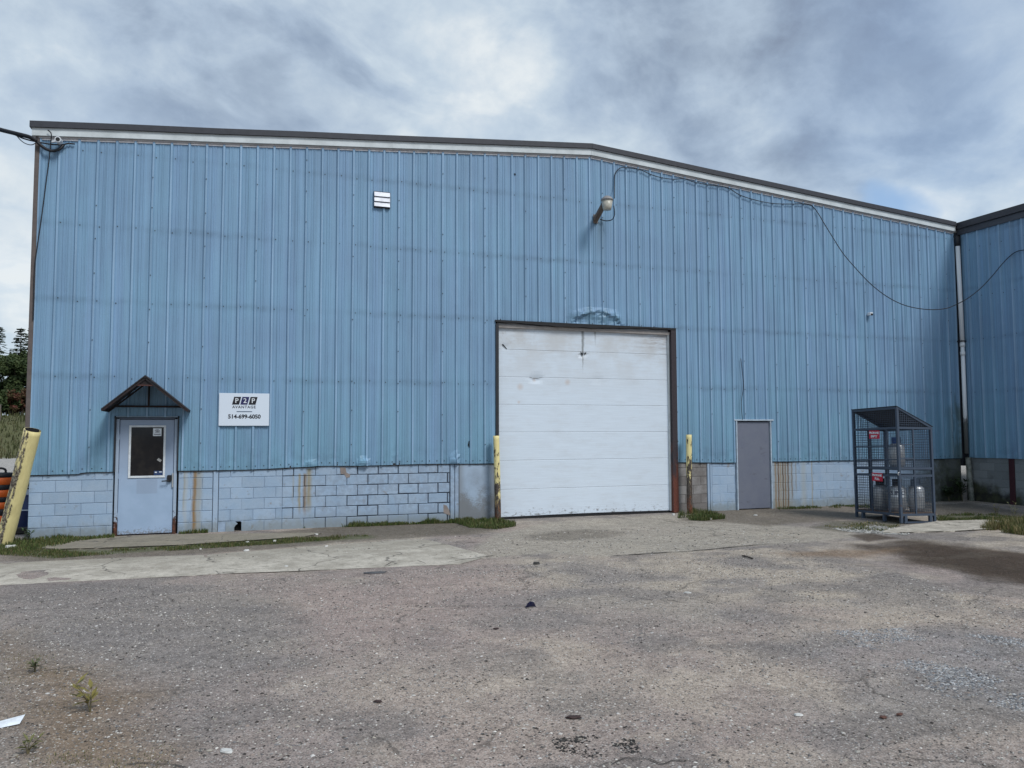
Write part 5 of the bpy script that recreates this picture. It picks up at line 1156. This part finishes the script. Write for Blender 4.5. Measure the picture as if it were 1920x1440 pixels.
for u, v, a, b, lb in LF:
    p = GL(u, v); pts_ = [(-a, 0, .004), (-a*.5, b*.8, .012), (0, b, .008), (a*.6, b*.6, .014), (a, 0, .006), (a*.5, -b*.8, .010), (0, -b, .004), (-a*.6, -b*.6, .012)]
    v_ = pts_+[(x, y, z-.002) for x, y, z in pts_]; f = [tuple(range(8)), tuple(range(15, 7, -1))]+[(i, 8+i, 8+(i+1) % 8, (i+1) % 8) for i in range(8)]
    tag(MB().add(v_, f).build('fallen_leaf', mat('brown_leaf' if u > 1600 else 'dark_leaf', color=(.11, .05, .035) if u > 1600 else (.045, .025, .022), rough=.7), None, (p[0], p[1], p[2]+.004), (0, 0, random.uniform(-.5, .3)-YAW)), lb, 'leaf', 'fallen leaves on the yard')
p = GL(995, 1136); r = random.Random(5)
tag(MB().add([(-.06, 0, 0), (-.03, -.02, .05), (0, 0, .01), (.03, -.02, .055), (.06, .0, .0), (.03, .03, .03), (-.03, .03, .035), (0, .01, .06)], [(0, 1, 2), (2, 3, 4), (0, 2, 6), (2, 4, 5), (2, 5, 7), (1, 7, 2), (6, 2, 7), (2, 7, 3)]).build('plastic_scrap', mat('blue_black_plastic', color=(.016, .018, .055), rough=.35), None, (p[0], p[1], p[2]+.003)), 'crumpled dark blue plastic scrap in the middle of the yard', 'litter')
a_ = GL(1392, 1042); b_ = GL(1411, 1047)
tag(MB().tube([(a_[0], a_[1], a_[2]+.015), ((a_[0]+b_[0])/2, (a_[1]+b_[1])/2+.03, a_[2]+.02), (b_[0], b_[1], b_[2]+.015)], .011, 6).build('twig', mat('twig_bark', color=(.05, .042, .035), rough=.9)), 'short dark twig on the yard right of the loading door', 'twig')
p = GL(702, 1075)
slabbit('rubber_flap', 702, 1075, .17, .07, .012, mat('grey_rubber', color=(.085, .085, .09), rough=.8), 'flat dark grey rubber piece below the concrete strip', 'litter')
slabbit('dark_stone', 1006, 1057, .055, .035, .03, mat('dark_rock', color=(.06, .058, .055), rough=.9), 'dark stone before the loading door', 'stone')
# ------------------------------------------------------------------ trees beyond the left corner
def conifer(loc, h_, r0, seed, label):
    r = random.Random(seed); e = tag(empty('conifer_tree', loc), label, 'tree', 'trees beyond the yard'); tr = MB(); tr.tube([(0, 0, -.2), (0, 0, h_*.5), (0, 0, h_)], [h_*.016, h_*.01, .02], 8); tr.build('trunk', mat('bark', color=(.07, .055, .045), rough=.9), e)
    cr = MB(); z = h_*.06
    while z < h_*.995:
        t = z/h_; R_ = r0*(1-t)**.85+.12; nb = r.randint(4, 7)
        for b in range(nb):
            a = r.uniform(0, 6.28); L_ = R_*r.uniform(.55, 1.15); k = max(3, int(L_/.22)); dr_ = r.uniform(.12, .42)
            for i in range(k):
                s = (i+.7)/k; x = math.cos(a)*L_*s; y = math.sin(a)*L_*s; zz_ = z-dr_*L_*s*s+.12*s
                for q in range(3):
                    d = .20+.18*r.random(); aa = a+r.uniform(-1.2, 1.2); px, py, pz = x+r.uniform(-.1, .1), y+r.uniform(-.1, .1), zz_+r.uniform(-.06, .06)
                    tx, ty = math.cos(aa), math.sin(aa); wz = .07+.05*r.random()
                    cr.add([(px, py, pz), (px+tx*d-ty*wz, py+ty*d+tx*wz, pz-.05), (px+tx*d*1.3, py+ty*d*1.3, pz-.16*r.random()), (px+tx*d+ty*wz, py+ty*d-tx*wz, pz-.09)], [(0, 1, 2, 3)])
        z += h_*r.uniform(.014, .030)
    cr.build('crown', mat('conifer_needles', lambda n: {'Base Color': n.mix(n.rng(n.noise(n.obj(), 1.4, 4, .6), .35, .65), (.018, .032, .016), (.042, .062, .026)), 'Roughness': .7}, spec=.2), e)
def bushy(loc, h_, rx, seed, cols, label, name='broadleaf_tree', nleaf=4600):
    r = random.Random(seed); e = tag(empty(name, loc), label, 'tree' if 'tree' in name else 'shrub', 'trees beyond the yard'); tr = MB().tube([(0, 0, -.3), (.1, 0, h_*.3), (0, .1, h_*.75)], [.09, .07, .02], 7)
    cl = [(r.gauss(0, rx*.5), r.gauss(0, rx*.5), h_*r.uniform(.15, .92), rx*r.uniform(.25, .5)) for _ in range(16)]
    for c in cl[:8]: tr.tube([(0, 0, h_*.2), (c[0]*.5, c[1]*.5, c[2]*.7), (c[0], c[1], c[2])], [.04, .03, .01], 5)
    tr.build('trunk', MATS.get('bark') or mat('bark', color=(.07, .055, .045), rough=.9), e); lf = MB()
    for i in range(nleaf):
        c = r.choice(cl); v = Vector((r.gauss(0, 1), r.gauss(0, 1), r.gauss(0, 1))).normalized()*c[3]*r.random()**.4; p = Vector(c[:3])+v
        if p.z < .05: p.z = .05+r.random()*.3
        a = Vector((r.gauss(0, 1), r.gauss(0, 1), r.gauss(0, 1))).normalized()*.19*r.uniform(.6, 1.3); b = a.orthogonal().normalized()*.11
        lf.add([p-a, p+b, p+a, p-b], [(0, 1, 2, 3)])
    lf.build('crown', mat('foliage_'+name+str(cols[0]), lambda n: {'Base Color': n.mix(n.rng(n.noise(n.obj(), 1.8, 4, .6), .35, .65), cols[0], cols[1]), 'Roughness': .65}, spec=.2), e)
def far(u, Y): p = W(u, 700, Y); return (p[0], Y, float(gheight(np.array(p[0]), np.array(Y*1.0))))
GRS = ((.030, .048, .018), (.055, .075, .026)); RDS = ((.085, .028, .020), (.055, .050, .020))
conifer(far(37, 84), 13.0-3.4+.3, 2.4, 1, 'tallest pointed dark conifer beside the left corner of the warehouse')
conifer(far(60, 88), 10.6, 2.6, 2, 'dark conifer half hidden behind the left corner of the warehouse')
conifer(far(-6, 86), 10.2, 2.5, 3, 'dark conifer cut by the left edge of the picture')
conifer(far(-60, 92), 12.5, 2.9, 4, 'tall dark conifer outside the left group')
conifer(far(95, 95), 12.0, 2.9, 5, 'dark conifer standing behind the warehouse')
for i, (u, Y, h_, rx, c, lb) in enumerate(((14, 80, 6.2, 1.7, GRS, 'bright green bushy tree below the tallest conifer'), (-14, 82, 6.6, 2.0, GRS, 'green bushy tree at the picture edge'), (34, 79, 6.4, 1.7, GRS, 'dark bushy tree in front of the tallest conifer'), (52, 80, 7.0, 1.8, GRS, 'dark bushy tree touching the left warehouse corner'), (74, 82, 6.5, 2.0, GRS, 'bushy tree behind the warehouse corner'))): bushy(far(u, Y), h_, rx, 40+i, c, lb)
for i, (u, Y, h_, rx, c, lb) in enumerate(((22, 77.5, 2.6, 1.0, RDS, 'low reddish shrub on the bank, left one'), (44, 77.5, 3.0, 1.1, RDS, 'taller reddish shrub on the bank beside the warehouse corner'), (2, 77.5, 2.5, 1.2, GRS, 'dark low shrub on the bank at the picture edge'), (62, 78, 2.8, 1.2, GRS, 'dark low shrub on the bank behind the corner'))): bushy(far(u, Y), h_, rx, 60+i, c, lb, 'shrub', 1500)
p = far(2, 70); tag(MB().bbox((p[0]-.1, p[1]-.1, p[2]-.3), (p[0]+.1, p[1]+.1, p[2]+1.7), .02).build('fence_post', WOOD), 'weathered wooden post on the grass bank at the left edge', 'post')
